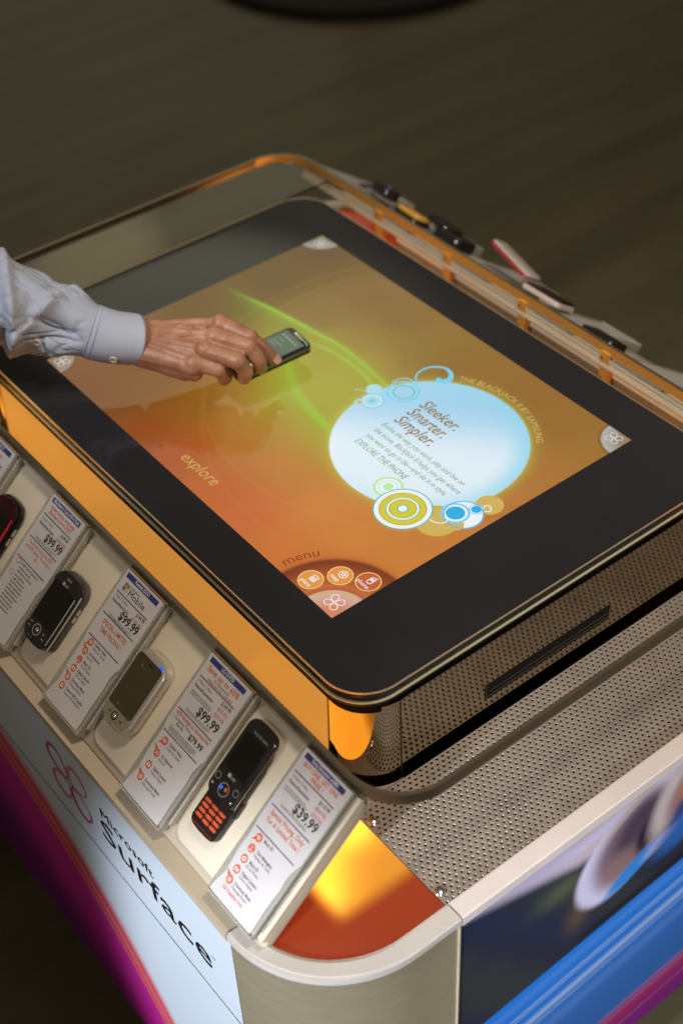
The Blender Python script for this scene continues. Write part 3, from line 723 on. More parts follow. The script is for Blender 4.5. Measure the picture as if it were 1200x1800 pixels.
cv = spl([(.0524, .1044), (.0395, .114), (.0345, .128), (.0381, .142), (.050, .153), (.0640, .1515), (.0725, .142), (.0700, .1325), (.0615, .1300)], 60)
wd = np.interp(np.linspace(0, 1, 60), [0, .5, .8, .93, 1], [.0016, .0035, .0085, .0085, .004]); b.strip(cv, wd, z, 5); b.disc((.0630, .1315), .0032, z + .00003, 20, 5)
cv = spl([(.047, .104), (.036, .103), (.030, .095), (.029, .083)], 24); b.strip(cv, .0012, z, 6)
cv = spl([(.022, .045), (.014, .043), (.010, .036)], 14); b.strip(cv, .0010, z, 6)
sub(b, 'scroll_ornament', mts)

# ------------------------------------------------------------------ guard rail round the table
rail = empty('guard_rail', (0, 0, ZD), world_children=True)
tag(rail, 'thin metal rail on short golden posts looped round the touchscreen table', 'rail')
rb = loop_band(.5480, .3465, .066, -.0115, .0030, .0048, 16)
rb.m[:] = [1 if (q % 4 == 2 and min(rb.v[i][1] for i in rb.f[q]) > .12) else 0 for q in range(len(rb.m))]  # far inner faces: orange reflection painted in as a gold colour
smooth_by_angle(rb.build('rail_band', [mat('rail_metal', (.25, .205, .145), .34, metal=.85), mat('rail_orange_sheen', (.85, .47, .11), .38, metal=.45)], rail), 30)
for sy in (1,):
    for i, px_ in enumerate((-.3145, -.1590, -.0035, .1530, .3100)):
        b = B(); y0, y1 = sorted((sy * .3445, sy * .3480)); b.box((px_ - .0075, y0, -.1487), (px_ + .0075, y1, -.0130))
        y0, y1 = sorted((sy * .3395, sy * .3445)); b.box((px_ - .0075, y0, -.1487), (px_ + .0075, y1, -.0085))
        po = b.build('post', post_metal, rail)
        b = B()
        for zz in (-.018, -.050):
            b.tube([(px_ - .0045, sy * .3398, zz), (px_ - .0045, sy * .3380, zz)], .0014, 8)
        for s_ in split_build(b, 'post_screw', dark_void, po): s_.location = (0, 0, 0)

sheet = mat('clear_shelf_sheet', (.95, .95, .90), .02, trans=1.0, ior=1.19)
b = B(); b.prism([(-.425, -.333), (-.425, .333), (-.505, .325), (-.5405, .280), (-.5405, -.290), (-.500, -.333)], -.0045, -.0015); b.build('clear_shelf', sheet, rail)

# ------------------------------------------------------------------ phone trays
TA = math.atan2(.67128, .74120)          # tray slope
TAS = {-1: TA, 1: R_(35.5)}
def tray_point(x, s, h, side=-1):
    ca, sa = math.cos(TAS[side]), math.sin(TAS[side]); p = Vector((x, -.349 - ca * s - sa * h, -.01 - sa * s + ca * h))
    return p if side == -1 else Vector((-p.x, -p.y, p.z))
LABT = {-1: 'sloping cream tray along the near side holding phones and price cards', 1: 'sloping cream tray on the far side behind the golden posts'}
for side_ in (-1, 1):
    tr = empty('phone_tray', tray_point(0, 0, 0, side_), (TAS[side_], 0, 0 if side_ == -1 else math.pi)); tag(tr, LABT[side_], 'display tray', 'phone trays')
    b = B(); b.prism(rrect(.5045, .0920, .006, 4, 0, -.0930), -.0235, -.0135, bev=.001); smooth_by_angle(b.build('tray_base', beige_lac, tr), 30)
    b = B(); b.box((-.5045, -.004, -.0135), (.5045, .0010, -.0095)); b.build('top_lip', beige_lac, tr)
    b = B(); fx0, fx1 = ((-.28, .28) if side_ == -1 else (-.50, .285)); b.box((fx0, -.0028, -.040), (fx1, -.0008, -.0185)); fo = b.build('back_fascia', mat('fascia_white', (.84, .80, .70), .4), tr)
    fo.rotation_euler = (-TAS[side_], 0, 0)
    b = B(); b.box((fx0, -.006, -.138), (fx1, -.004, -.0405)); fo = b.build('back_board', mat('board_brown', (.24, .19, .12), .5), tr); fo.rotation_euler = (-TAS[side_], 0, 0)
    b = B()
    for xq in (-.5045, .4975): b.box((xq, -.176, -.0135), (xq + .007, -.001, -.003))
    split_build(b, 'end_lip', white_lac, tr)
    for j in range(-1, 5):
        xa = .4195 - .1665 * (4 - j) - .0825; xb = xa + .0860
        if xa < -.50: xa = -.497
        b = B(); b.prism(rrect((xb - xa) / 2, .0865, .014, 8, (xa + xb) / 2, -.0880), -.0134, -.0100, bev=.0008); smooth_by_angle(b.build('phone_plate', white_lac, tr), 30)
    xa = .497 - .0; 
    for xq in (-.28, .28): 
        b = B(); b.box((xq - .02, -.12, -.075), (xq + .02, -.06, -.0236)); b.build('tray_support', dark_void, tr)

# ------------------------------------------------------------------ price cards
acr_m = mat('clear_acrylic', (.80, .76, .68), .10, trans=.55, ior=1.3, coat=.6, noise=(20, .03))
paper = mat('price_paper', (.63, .60, .61), .45, coat=.35, coat_rough=.08, noise=(30, .02))
i_blue = mat('ink_blue', (.045, .045, .20), .4); i_line = mat('ink_line', (.07, .05, .14), .4); i_org = mat('ink_orange', (.62, .13, .05), .4)
i_blk = mat('ink_black', (.03, .028, .028), .4); i_wht = mat('ink_white', (.8, .8, .85), .4); i_red = mat('ink_red', (.60, .10, .08), .4); i_gry = mat('ink_grey', (.16, .14, .14), .4)
i_r = mat('ink_flag_red', (.60, .10, .05), .4); i_g = mat('ink_flag_green', (.10, .32, .06), .4); i_b = mat('ink_flag_blue', (.04, .16, .50), .4); i_y = mat('ink_flag_yellow', (.75, .45, .08), .4)
INK = [i_blue, i_line, i_org, i_blk, i_wht, i_red, i_gry, i_r, i_g, i_b, i_y]
def paper_z(x, s, CW=.0745, CL=.179):
    """slight bow of the paper in its pocket"""
    return .0004 + .0016 * max(0, (s - .085) / .09) ** 1.3 * (1 - ((x - CW / 2) / (CW / 2)) ** 2 * .8)
def price_card(loc, rot, label, content, group='price cards in clear holders', blank=False):
    CW, CL = .0745, .179
    root = empty('price_card_holder', loc, rot); tag(root, label, 'price card', group)
    b = B(); b.box((0, -CL, -.0100), (CW, 0, -.0012)); h = b.build('acrylic_block', acr_m, root)
    b = B()
    b.box((-.0014, -CL, -.0100), (0, 0, .0022)); b.box((CW, -CL, -.0100), (CW + .0014, 0, .0022)); b.box((-.0014, -CL - .0016, -.0100), (CW + .0014, -CL, .0030))
    b.box((CW + .0030, -CL + .01, -.0100), (CW + .0060, -.001, -.0030))
    split_build(b, 'clear_edge', acr_m, root)
    # paper sheet, its lower edges pulled in
    nx, ny = 14, 34; v = []; f = []
    for j in range(ny):
        s = .0008 + (CL - .0016) * j / (ny - 1)
        pull = .0034 * sst(.085, .115, s) * (1 + .4 * math.sin(s * 90)) if s > .085 else 0.
        xl = .0006 + float(pull) * (1 - float(sst(.150, .178, s))); xr = CW - .0006 - 1.9 * float(pull) * (.6 + .4 * math.sin(s * 60 + 1)) * (1.0 + 1.2 * float(sst(.14, .175, s)))
        for i in range(nx):
            x = xl + (xr - xl) * i / (nx - 1); v.append((x, -s, paper_z(x, s)))
    for j in range(ny - 1):
        for i in range(nx - 1): a = j * nx + i; f.append((a, a + 1, a + 1 + nx, a + nx)[::-1])
    pp = mesh('price_paper', v, f, paper, root, True)
    if blank: return root
    b = B(); content(b)
    for i, p in enumerate(b.v): b.v[i] = (p[0], p[1], paper_z(p[0], -p[1]) + .0003 + p[2])
    t = b.build('printing', INK, pp); t.location = (0, 0, 0)
    return root
def line(b, s, x0=.0045, x1=.0665, w=.0011, k=1): b.add([(x0, -s - w / 2, 0), (x1, -s - w / 2, 0), (x1, -s + w / 2, 0), (x0, -s + w / 2, 0)], [(0, 1, 2, 3)], k)
def band(b, t): b.add([(.0048, -.0100, 0), (.0668, -.0100, 0), (.0668, -.0038, 0), (.0048, -.0038, 0)], [(0, 1, 2, 3)], 0); b.text(t, .036, -.0085, .0058, .0001, 4, 'CENTER', bold=.01, sx=.85)
def fine(b, s, x0, x1, rows, k=6, gap=.0019, h=.0011):
    r = random.Random(int(s * 1e5) + rows)
    for i in range(rows):
        x = x0 + (0 if i % 2 == 0 else .001)
        xe = x1 - r.random() * .008
        while x < xe:
            w = .0012 + r.random() * .0034; b.add([(x, -s - i * gap, 0), (min(x + w, xe), -s - i * gap, 0), (min(x + w, xe), -s - i * gap + h * .62, 0), (x, -s - i * gap + h * .62, 0)], [(0, 1, 2, 3)], k); x += w + .0007
def badge(b, s, kind, t1, t2):
    x = .0155; b.disc((x, -s), .0046, 0, 26, 2)
    if kind in (1, 4):
        for q in (-.0022, 0, .0022): b.add([(x - .003, -s + .0025 + q * .5, 0), (x - .0095 - q, -s + .0050 + q, 0), (x - .0025, -s + .0040 + q * .4, 0)], [(0, 1, 2)], 2)
    if kind == 0: b.add([(x - .002, -s - .0040, 0), (x - .0075, -s - .0060, 0), (x - .0042, -s - .0015, 0)], [(0, 1, 2)], 2); b.strip([(x + .0024 * math.cos(a), -s + .0017 * math.sin(a)) for a in np.linspace(0, 2 * math.pi, 14)[:-1]], .0007, .0001, 4, True); b.disc((x, -s), .0008, .0001, 10, 4)
    elif kind == 1: b.text('3G', x, -s - .0017, .0056, .0001, 4, 'CENTER', bold=.01, sx=.8)
    elif kind == 2: b.text('MP', x, -s, .0030, .0001, 4, 'CENTER'); b.box((x - .0025, -s - .0026, .0001), (x + .0022, -s - .0016, .00012), 4)
    elif kind == 3: b.box((x - .0027, -s - .0020, .0001), (x + .0027, -s + .0016, .00012), 4); b.disc((x, -s - .0002), .0012, .0002, 14, 2)
    elif kind == 4: b.box((x - .0018, -s - .0024, .0001), (x - .0006, -s + .0024, .00012), 4); b.box((x + .0006, -s - .0024, .0001), (x + .0018, -s + .0024, .00012), 4)
    else: b.disc((x, -s), .0026, .0001, 16, 4); b.disc((x + .0002, -s + .0002), .0012, .0002, 10, 2)
    b.text(t1, .0230, -s + .0002, .0047, 0, 1, bold=.012, sx=.85); b.text(t2, .0225, -s - .0045, .0043, 0, 6, sx=.85)
def rates(b, s0, top, reb, price, sp, extra=None):
    b.text('2 Years / 2 A\u00f1os', .0060, -s0, .0046, 0, 6, sx=.8); b.text(top, .0655, -s0 - .0005, .0062, 0, 3, 'RIGHT', bold=.012, sx=.8)
    b.text('Rebate/Reembolso', .0060, -s0 - .0062, .0050, 0, 1, bold=.01, sx=.85); b.text(reb, .0655, -s0 - .0072, .0060, 0, 5, 'RIGHT', sx=.85)
    if extra: b.text(extra, .0655, -s0 - .0142, .0060, 0, 5, 'RIGHT', sx=.85); fine(b, s0 + .0115, .006, .046, 3)
    b.text(price, .0655, -sp, .0145, 0, 3, 'RIGHT', bold=.022, fit=.0370); fine(b, sp + .0032, .014, .062, 2, 6, .0019)
ORG = 2
def c_curve(b):
    band(b, 'Blackberry Curve 8310 Red'); b.text('Never miss an email with', .036, -.0170, .0064, 0, ORG, 'CENTER', bold=.01, sx=.80); b.text('Blackberrys from AT&T', .036, -.0230, .0064, 0, ORG, 'CENTER', bold=.01, sx=.80)
    line(b, .0268, k=3); rates(b, .0335, '$199.99', '($100.00)', '$99.99', .0515); line(b, .0590, k=3)
    b.text('The all new Curve, from AT&T', .036, -.0660, .0062, 0, ORG, 'CENTER', fit=.054); b.text("email, MP3, Camera - This one's got it", .036, -.0720, .0062, 0, ORG, 'CENTER', fit=.056); b.text('all', .036, -.0780, .0062, 0, ORG, 'CENTER')
    line(b, .0868, k=1); b.disc((.0125, -.0915), .0036, 0, 22, ORG); b.disc((.0125, -.0915), .0021, .0001, 16, 4); b.text('2.0 MP Camera/Camara 2.0', .0180, -.0925, .0042, 0, 1, bold=.01, sx=.85)
    fine(b, .0975, .019, .052, 2, 6, .0045, .0026); b.disc((.0125, -.1075), .0036, 0, 22, ORG, .0029); fine(b, .1075, .019, .050, 10, 6, .0046, .0026)
def c_duo(b):
    band(b, 'Pantech DUO')
    fx, fy = .0145, -.0190
    for (dx, dy, k) in ((-.0046, .0006, 7), (.0002, .0002, 8), (-.0052, -.0046, 9), (-.0004, -.0050, 10)):
        q = [(fx + dx, fy + dy), (fx + dx + .0022, fy + dy - .0004), (fx + dx + .0043, fy + dy + .0003), (fx + dx + .0049, fy + dy + .0045), (fx + dx + .0028, fy + dy + .0040), (fx + dx + .0006, fy + dy + .0048)]
        b.add([(x, y, 0) for x, y in q], [tuple(range(6))], k)
    b.text('Windows', .0215, -.0168, .0045, 0, 3); b.text('Mobile', .0212, -.0248, .0108, 0, 3, fit=.0330)
    line(b, .0286); rates(b, .0345, '$199.99', '($100.00)', '$99.99', .0515); line(b, .0578)
    b.text('SPECIAL LIMITED', .0365, -.0680, .0082, 0, ORG, 'CENTER', bold=.012, fit=.0480); b.text('TIME PRICING !', .0365, -.0770, .0082, 0, ORG, 'CENTER', bold=.012, fit=.0430); line(b, .0880)
    for i, (k, a, c) in enumerate(((0, 'Cellular Video', 'Video de Celular'), (1, '3G Network', 'Red 3G'), (2, 'Music ID', 'ID de Musica'), (3, 'Digital Camera', 'Camara Digital'), (4, 'Download Music', 'Descarga Musica'), (5, 'Telenav GPS Capable', 'Telenav GPS Habilitado'))): badge(b, .0940 + .0121 * i, k, a, c)
def c_sixty(b):
    band(b, 'LG CU720'); b.text('Save up to 60%', .036, -.0185, .0090, 0, ORG, 'CENTER', bold=.012, fit=.0560); b.text('On Accessories', .038, -.0228, .0042, 0, 1, 'CENTER'); b.text('When you buy a bundle', .038, -.0268, .0046, 0, ORG, 'CENTER', bold=.01)
    line(b, .0282); rates(b, .0345, '$169.99', '($50.00)', '$99.99', .0620, '($20.00)'); line(b, .0702)
    b.text('60% Savings on Accessories', .036, -.0768, .0068, 0, ORG, 'CENTER', bold=.012, fit=.0600); b.text('Complete Value', .0075, -.0820, .0046, 0, 1); b.text('Bundle', .0150, -.0865, .0046, 0, 1); b.text('$79.99', .0625, -.0875, .0095, 0, 3, 'RIGHT', bold=.02, fit=.0245); fine(b, .0915, .009, .060, 4, 6, .0017)
    line(b, .0990)
    for i, (k, a, c) in enumerate(((0, 'Cellular Video', 'Video de Celular'), (1, '3G Network', 'Red 3G'), (3, 'Digital Camera', 'Camara Digital'), (4, 'Download Music', 'Descarga Musica'))): badge(b, .1080 + .0157 * i, k, a, c)
def c_buy(b):
    band(b, 'Sony Ericsson w580i'); b.text('BUY ONE, GET ONE', .036, -.0168, .0072, 0, ORG, 'CENTER', bold=.012, fit=.0540); b.text('FREE !', .036, -.0238, .0072, 0, ORG, 'CENTER', bold=.012)
    line(b, .0262); rates(b, .0330, '$119.99', '($60.00)', '$39.99', .0585, '($20.00)'); line(b, .0680)
    b.text('Special Pricing, Only', .036, -.0765, .0078, 0, ORG, 'CENTER', bold=.012, fit=.0530); b.text('For A Limited Time !', .036, -.0850, .0078, 0, ORG, 'CENTER', bold=.012, fit=.0520); line(b, .0960)
    for i, (k, a, c) in enumerate(((0, 'Music ID', ''), (2, 'Text Messaging', 'Mensaje de Texto'), (5, 'Music ID', 'ID de Musica'), (3, 'Digital Camera', 'Camara Digital'), (4, 'Download Music', 'Descarga Musica'))): badge(b, .1030 + .0132 * i, k, a, c)
    b.text('2G Capable Only', .0130, -.1665, .0048, 0, 5, bold=.01)
def c_spark(b):
    band(b, 'Shine Spark II'); b.text('Your pictures', .036, -.0180, .0070, 0, ORG, 'CENTER'); line(b, .0262); rates(b, .033, '$149.99', '($50.00)', '$99.99', .055); line(b, .064)
specs = [(0, c_spark, 'price card cut off by the left edge of the photo, uppermost on the near tray'), (1, c_curve, 'price card headed Never miss an email, beside the dark red phone'), (2, c_duo, 'price card with a four-colour flag emblem and SPECIAL LIMITED TIME PRICING'),
         (3, c_sixty, 'price card reading Save up to 60%, between the silver phone and the orange-key phone'), (4, c_buy, 'price card reading BUY ONE, GET ONE FREE at the near end of the tray')]
for k, fn, lab in specs: price_card(tray_point(.4195 - .1665 * (4 - k), 0, 0), (TA, 0, 0), lab, fn)
fl_ = ['clear card holder at the far end of the far tray, beside the rail bend', 'clear card holder on the far tray between the black phone and the black flip phone', 'clear card holder on the far tray just before the red flip phone',
       'clear card holder on the far tray just past the red flip phone', 'clear card holder on the far tray nearest the right edge of the photo']
for k in range(5):
    price_card(tray_point(.4195 - .1665 * k, 0, (.003 if k == 0 else .001), 1), (TAS[1], 0, math.pi), fl_[k], None, blank=True)

# ------------------------------------------------------------------ phones
p_black = mat('phone_black', (.016, .014, .013), .16, coat=.5, noise=(40, .2)); p_dark = mat('phone_screen', (.008, .007, .006), .06, spec=.6)
p_brown = mat('phone_bronze', (.11, .075, .055), .28, metal=.8, noise=(60, .1)); p_sil = mat('phone_silver', (.66, .61, .55), .26, metal=.55, coat=.5); p_gold = mat('phone_champagne', (.36, .32, .20), .35, metal=.4, noise=(50, .05))
p_red = mat('phone_red', (.045, .003, .005), .16, metal=.4, coat=.6); p_glassg = mat('phone_gold_glass', (.060, .048, .024), .10, coat=.5); p_white = mat('phone_mark', (.45, .43, .40), .4)
p_key = mat('phone_key_orange', (.60, .09, .035), .25, coat=.4, emis=(.9, .12, .03), estr=.12); p_blue = mat('phone_led_blue', (.01, .08, .6), .3, emis=(.02, .16, 1), estr=.7); p_chr = mat('phone_chrome', (.92, .88, .84), .10, metal=.9); p_grey = mat('phone_grey', (.10, .09, .08), .35, noise=(50, .1))
def body(b, w, l, z0, z1, r=.012, cx=0, cy=0, bulge=.0, k=None, bev=.002):
    """phone slab: rounded outline whose short ends bow outward by bulge"""
    p = rrect(w / 2, l / 2, r, 8, 0, 0); q = []
    for i, (x, y) in enumerate(p):
        y2 = y + math.copysign(bulge * (1 - (2 * x / w) ** 2), y) * min(1, abs(y) / (l / 2)) ** 4; q.append((x + cx, y2 + cy))
    # densify the ends
    e = []
    for i in range(len(q)):
        a = q[i]; c = q[(i + 1) % len(q)]; e.append(a)
        if abs(a[0] - c[0]) > w * .3 and bulge:
            for t in range(1, 8):
                x = a[0] + (c[0] - a[0]) * t / 8; y = cy + math.copysign(l / 2 + bulge * (1 - (2 * (x - cx) / w) ** 2), a[1] - cy); e.append((x, y))
    b.prism(e, z0, z1, k, bev); return b
def phone_root(name, x, s, h, label, cat='mobile phone', group=None, rz=0., side=-1):
    o = empty(name, tray_point(x, s, h, side), (0, 0, 0))
    q = Matrix.Rotation(0 if side == -1 else math.pi, 4, 'Z') @ Matrix.Rotation(TAS[side], 4, 'X') @ Matrix.Rotation(rz, 4, 'Z')
    o.rotation_euler = q.to_euler(); tag(o, label, cat, group or 'demo phones on the trays'); return o
def part(b, name, m, root, smooth=30, label=None):
    if name in ('side_trim', 'side_button', 'key'): return split_build(b, name, m, root, smooth)[0]
    o = b.build(name, m, root); smooth_by_angle(o, smooth)
    if label: o['label'] = label
    return o
PH = -.0098
# black slider phone
r = phone_root('slider_phone', .0295, .0995, PH, 'glossy black slider phone with a round navigation pad on the cream tray', rz=R_(0))
b = B(); body(b, .0535, .088, 0, .0085, .012, 0, 0, .004); part(b, 'lower_body', p_grey, r)
b = B(); body(b, .0530, .086, .0088, .0175, .012, 0, -.0005, .0045, bev=.003); part(b, 'upper_body', p_black, r)
b = B(); b.prism(rrect(.0215, .0255, .003, 4, -.0005, .0045), .0176, .0181); part(b, 'display', p_dark, r)
b = B(); b.tube([(.0262, -.041, .0135), (.0272, -.03, .0140), (.0272, .02, .0140), (.0262, .034, .0137)], .0011, 8); b.tube([(.0232, -.036, .0176), (.0236, -.01, .0178), (.0232, .028, .0176)], .0008, 8); b.tube([(-.0235, -.030, .0176), (-.0235, .028, .0176)], .0005, 6); part(b, 'side_trim', p_sil, r)
b = B(); b.disc((-.0020, -.0305), .0074, .0180, 30, None, .0058); b.dome((-.0020, -.0305, .0176), .0030, .0012); part(b, 'navigation_pad', p_chr, r)
b = B()
for (x, y) in ((-.0165, -.0275), (.0120, -.0290), (-.0175, -.0330), (.0140, -.0345)): b.box((x - .0022, y - .0004, .0177), (x + .0022, y + .0004, .0180))
for q in range(3): b.box((-.004 + q * .003, .0385, .0177), (-.003 + q * .003, .0410, .0180)); b.box((-.012 + q * .004, -.0425, .0176), (-.011 + q * .004, -.0417, .0180))
b.disc((-.0055, .0325), .0022, .0180, 16); b.text('at&t', -.0030, .0310, .0042, .0182); part(b, 'key_marks', p_white, r)
b = B(); b.strip([(-.0245, .0330), (-.012, .0365), (0, .0375), (.012, .0365), (.0245, .0330)], .0010, .0179); b.strip([(-.0245, -.0225), (-.012, -.0245), (0, -.0250), (.012, -.0245), (.0245, -.0225)], .0008, .0179); part(b, 'seam', p_brown, r)
b = B()
for q in range(2): b.box((.0268, .002 + q * .010, .0040), (.0280, .010 + q * .010, .0070))
part(b, 'side_button', p_sil, r)
# silver-gold touch phone
r = phone_root('touch_phone', .1985, .0945, PH, 'silver and champagne touch phone with one round silver key')
b = B(); body(b, .0545, .086, 0, .0165, .012, 0, 0, .0055, bev=.004); part(b, 'body', p_sil, r)
b = B(); b.prism(rrect(.0220, .0335, .004, 4, -.001, .0065), .0166, .0172); part(b, 'display', p_glassg, r)
b = B(); b.prism([(-.0230, -.0280), (-.021, -.0400), (-.012, -.0415), (.010, -.0415), (.0190, -.0400), (.0215, -.0280)], .0166, .0173); part(b, 'key_strip', p_gold, r)
b = B(); b.disc((-.0020, -.0345), .0050, .0176, 30, None, .0036); part(b, 'key_ring', p_black, r)
b = B(); b.dome((-.0020, -.0345, .0174), .0036, .0016, 20); part(b, 'round_key', p_chr, r)
b = B(); b.box((-.0135, -.0345, .0174), (-.0095, -.0335, .0177)); b.box((.0085, -.0350, .0174), (.0125, -.0340, .0177)); b.box((-.001, .0345, .0173), (.0055, .0358, .0176)); b.box((-.003, -.0445, .0167), (-.001, -.0438, .0170)); part(b, 'key_marks', p_dark, r)
b = B(); b.disc((-.0085, .0290), .0020, .0175, 14); b.text('at&t', -.0060, .0275, .0038, .0175); b.disc((-.0080, -.0215), .0018, .0175, 14); b.text('LG', -.0055, -.0230, .0042, .0175); part(b, 'maker_mark', mat('phone_faint', (.14, .125, .08), .3), r)
b = B(); b.box((.0125, .0405, .0168), (.0185, .0435, .0176)); part(b, 'signal_light', p_blue, r)
b = B()
b.tube([(.0262, -.036, .0125), (.0270, 0, .0128), (.0262, .037, .0125)], .0012, 8); b.tube([(.0232, -.034, .0167), (.0237, 0, .0169), (.0232, .036, .0167)], .0009, 8); part(b, 'side_trim', p_chr, r)
# open slider with orange keys
r = phone_root('slider_phone', .3705, .0820, PH, 'open black slider phone with lit orange number keys', rz=R_(0))
b = B(); body(b, .0445, .098, 0, .0085, .008, 0, -.0155, .002); part(b, 'lower_body', p_black, r)
b = B(); body(b, .0455, .090, .0088, .0170, .009, .0005, .0215, .002, bev=.0025); part(b, 'upper_body', p_black, r)
b = B(); b.prism(rrect(.0165, .0215, .0015, 3, .0005, .0300), .0171, .0176); part(b, 'display', p_dark, r)
b = B(); b.text('Sony Ericsson', -.0085, .0545, .0042, .0176); b.disc((-.0030, .0040), .0022, .0176, 16); b.text('at&t', -.0005, .0023, .0046, .0176); part(b, 'maker_mark', p_white, r)
b = B()
b.disc((.001, -.0115), .0078, .0176, 30, None, .0064)
for (x, y) in ((-.0150, -.0045), (.0165, -.0050)): b.disc((x, y), .0042, .0176, 22, None, .0032)
for (x, y) in ((-.0165, -.0145), (.0175, -.0165)): b.dome((x, y, .0172), .0017, .0010)
part(b, 'navigation_pad', p_chr, r)
b = B(); b.dome((-.004, -.0115, .0172), .0022, .001); part(b, 'side_key_light', p_blue, r)
b = B(); b.disc((.0035, -.0100), .0022, .0177, 14); part(b, 'centre_key', p_key, r)
for row in range(4):
    b = B()
    for c3 in range(3):
        cx_ = -.0125 + .0120 * c3; cy_ = -.0345 - .0062 * row + (-.0004 if c3 == 1 else 0); b.prism(rrect(.0052, .0020, .0018, 4, cx_, cy_), .0085, .0098, bev=.0005)
    o = part(b, 'key_row', p_key, r)
    b = B()
    for c3 in range(3): b.text('123456789*0#'[row * 3 + c3], -.0125 + .0120 * c3, -.0357 - .0062 * row, .0034, .0101, align='CENTER')
    part(b, 'key_digits', mat('key_pale', (.75, .35, .25), .4), o)
b = B(); b.tube([(.0232, -.020, .0125), (.0236, .02, .0128), (.0232, .060, .0125)], .0010, 8); b.box((.0225, -.030, .0020), (.0245, -.012, .0060)); part(b, 'side_trim', p_brown, r)
b = B(); b.box((-.017, -.0625, .0086), (.017, -.0610, .0090)); part(b, 'chin_strip', mat('phone_chin', (.16, .02, .012), .35), r)
# dark red phone at the left edge
r = phone_root('mobile_phone', -.1330, .0920, PH, 'dark red glossy phone cut by the left edge of the photo')
b = B(); body(b, .0560, .090, 0, .0090, .013, 0, 0, .005, bev=.003); part(b, 'lower_body', p_black, r)
b = B(); body(b, .0520, .086, .0090, .0165, .013, 0, 0, .005, bev=.004); part(b, 'upper_body', p_red, r)
b = B(); b.prism(rrect(.0200, .0260, .003, 4, 0, .004), .0166, .0171); part(b, 'display', p_dark, r)
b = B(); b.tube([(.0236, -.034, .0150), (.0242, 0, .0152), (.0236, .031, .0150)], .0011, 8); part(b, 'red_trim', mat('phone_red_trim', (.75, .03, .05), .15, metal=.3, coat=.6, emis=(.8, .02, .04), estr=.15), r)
b = B(); b.box((.0268, .012, .0040), (.0284, .022, .0068)); b.box((.0268, -.001, .0040), (.0284, .009, .0068)); part(b, 'side_button', p_sil, r)

# far tray phones, each on a small mount
def MOUNT(r):
    b = B(); b.prism(rrect(.012, .012, .005, 5), -.022, -.0082); b.build('mount', black_plastic, r)
r = phone_root('mobile_phone', .375, .055, .010, 'black candybar phone with a blue key tethered on the far tray', side=1, rz=R_(75)); MOUNT(r)
b = B(); body(b, .030, .045, 0, .016, .006, 0, 0, .002); part(b, 'body', p_black, r); b = B(); b.dome((0, .004, .016), .0045, .003); part(b, 'blue_key', mat('dim_blue', (.08, .08, .35), .3), r)
b = B(); b.tube([(-.006, -.028, .006), (0, -.05, .0), (.004, -.075, -.008)], .003, 8); part(b, 'tether', p_black, r)
r = phone_root('slide_phone', .300, .05, .006, 'amber lit open phone lying flat on the far tray by the black one', side=1, rz=R_(80)); MOUNT(r)
b = B(); body(b, .034, .062, -.008, .003, .006); part(b, 'lower_body', p_black, r)
b = B(); body(b, .028, .055, .003, .0085, .005); part(b, 'keypad', mat('amber_keypad', (.70, .36, .06), .35, emis=(.9, .45, .06), estr=.15), r)
r = phone_root('flip_phone', .228, .055, .006, 'black flip phone lying open on the far tray between two card holders', side=1, rz=R_(84)); MOUNT(r)
b = B(); body(b, .044, .060, -.006, .012, .010, 0, .02); part(b, 'base_half', p_black, r)
b = B(); body(b, .044, .056, 0, .009, .012); o = part(b, 'lid_half', p_black, r); o.location = (0, -.012, .010); o.rotation_euler = (R_(-4), 0, 0)
b = B(); b.tube([(-.018, -.010, .010), (.018, -.010, .010)], .005, 12); part(b, 'hinge', p_grey, r)
r = phone_root('flip_phone', .040, .050, .010, 'red and white flip phone standing half open on the far tray', side=1, rz=R_(-88)); MOUNT(r)
b = B(); body(b, .046, .072, -.004, .004, .008, 0, -.030); part(b, 'base_half', mat('flip_white', (.62, .55, .52), .3, coat=.4), r)
b = B(); body(b, .044, .070, .0042, .0075, .008, 0, -.030); part(b, 'key_face', p_red, r)
def lid(z): return z
b = B(); body(b, .040, .092, 0, .0045, .010, 0, .046); o = part(b, 'lid_back', mat('flip_red', (.45, .02, .03), .18, metal=.2, coat=.7), r); o.location = (0, .003, .006); o.rotation_euler = (R_(13), 0, 0)
b = B(); body(b, .038, .088, .0046, .0085, .010, 0, .046); o2 = part(b, 'lid_face', MATS['flip_white'], o)
b = B(); b.tube([(-.020, .004, .005), (.020, .004, .005)], .0055, 12); part(b, 'hinge', p_chr, r)
r = phone_root('mobile_phone', -.100, .055, .002, 'thin black phone lying on the far tray beside the last card holder', side=1, rz=R_(88)); MOUNT(r)
b = B(); body(b, .040, .060, -.008, .005, .006); part(b, 'body', p_black, r); b = B(); b.box((-.015, -.01, .0051), (.015, .022, .0056)); part(b, 'display', p_dark, r)

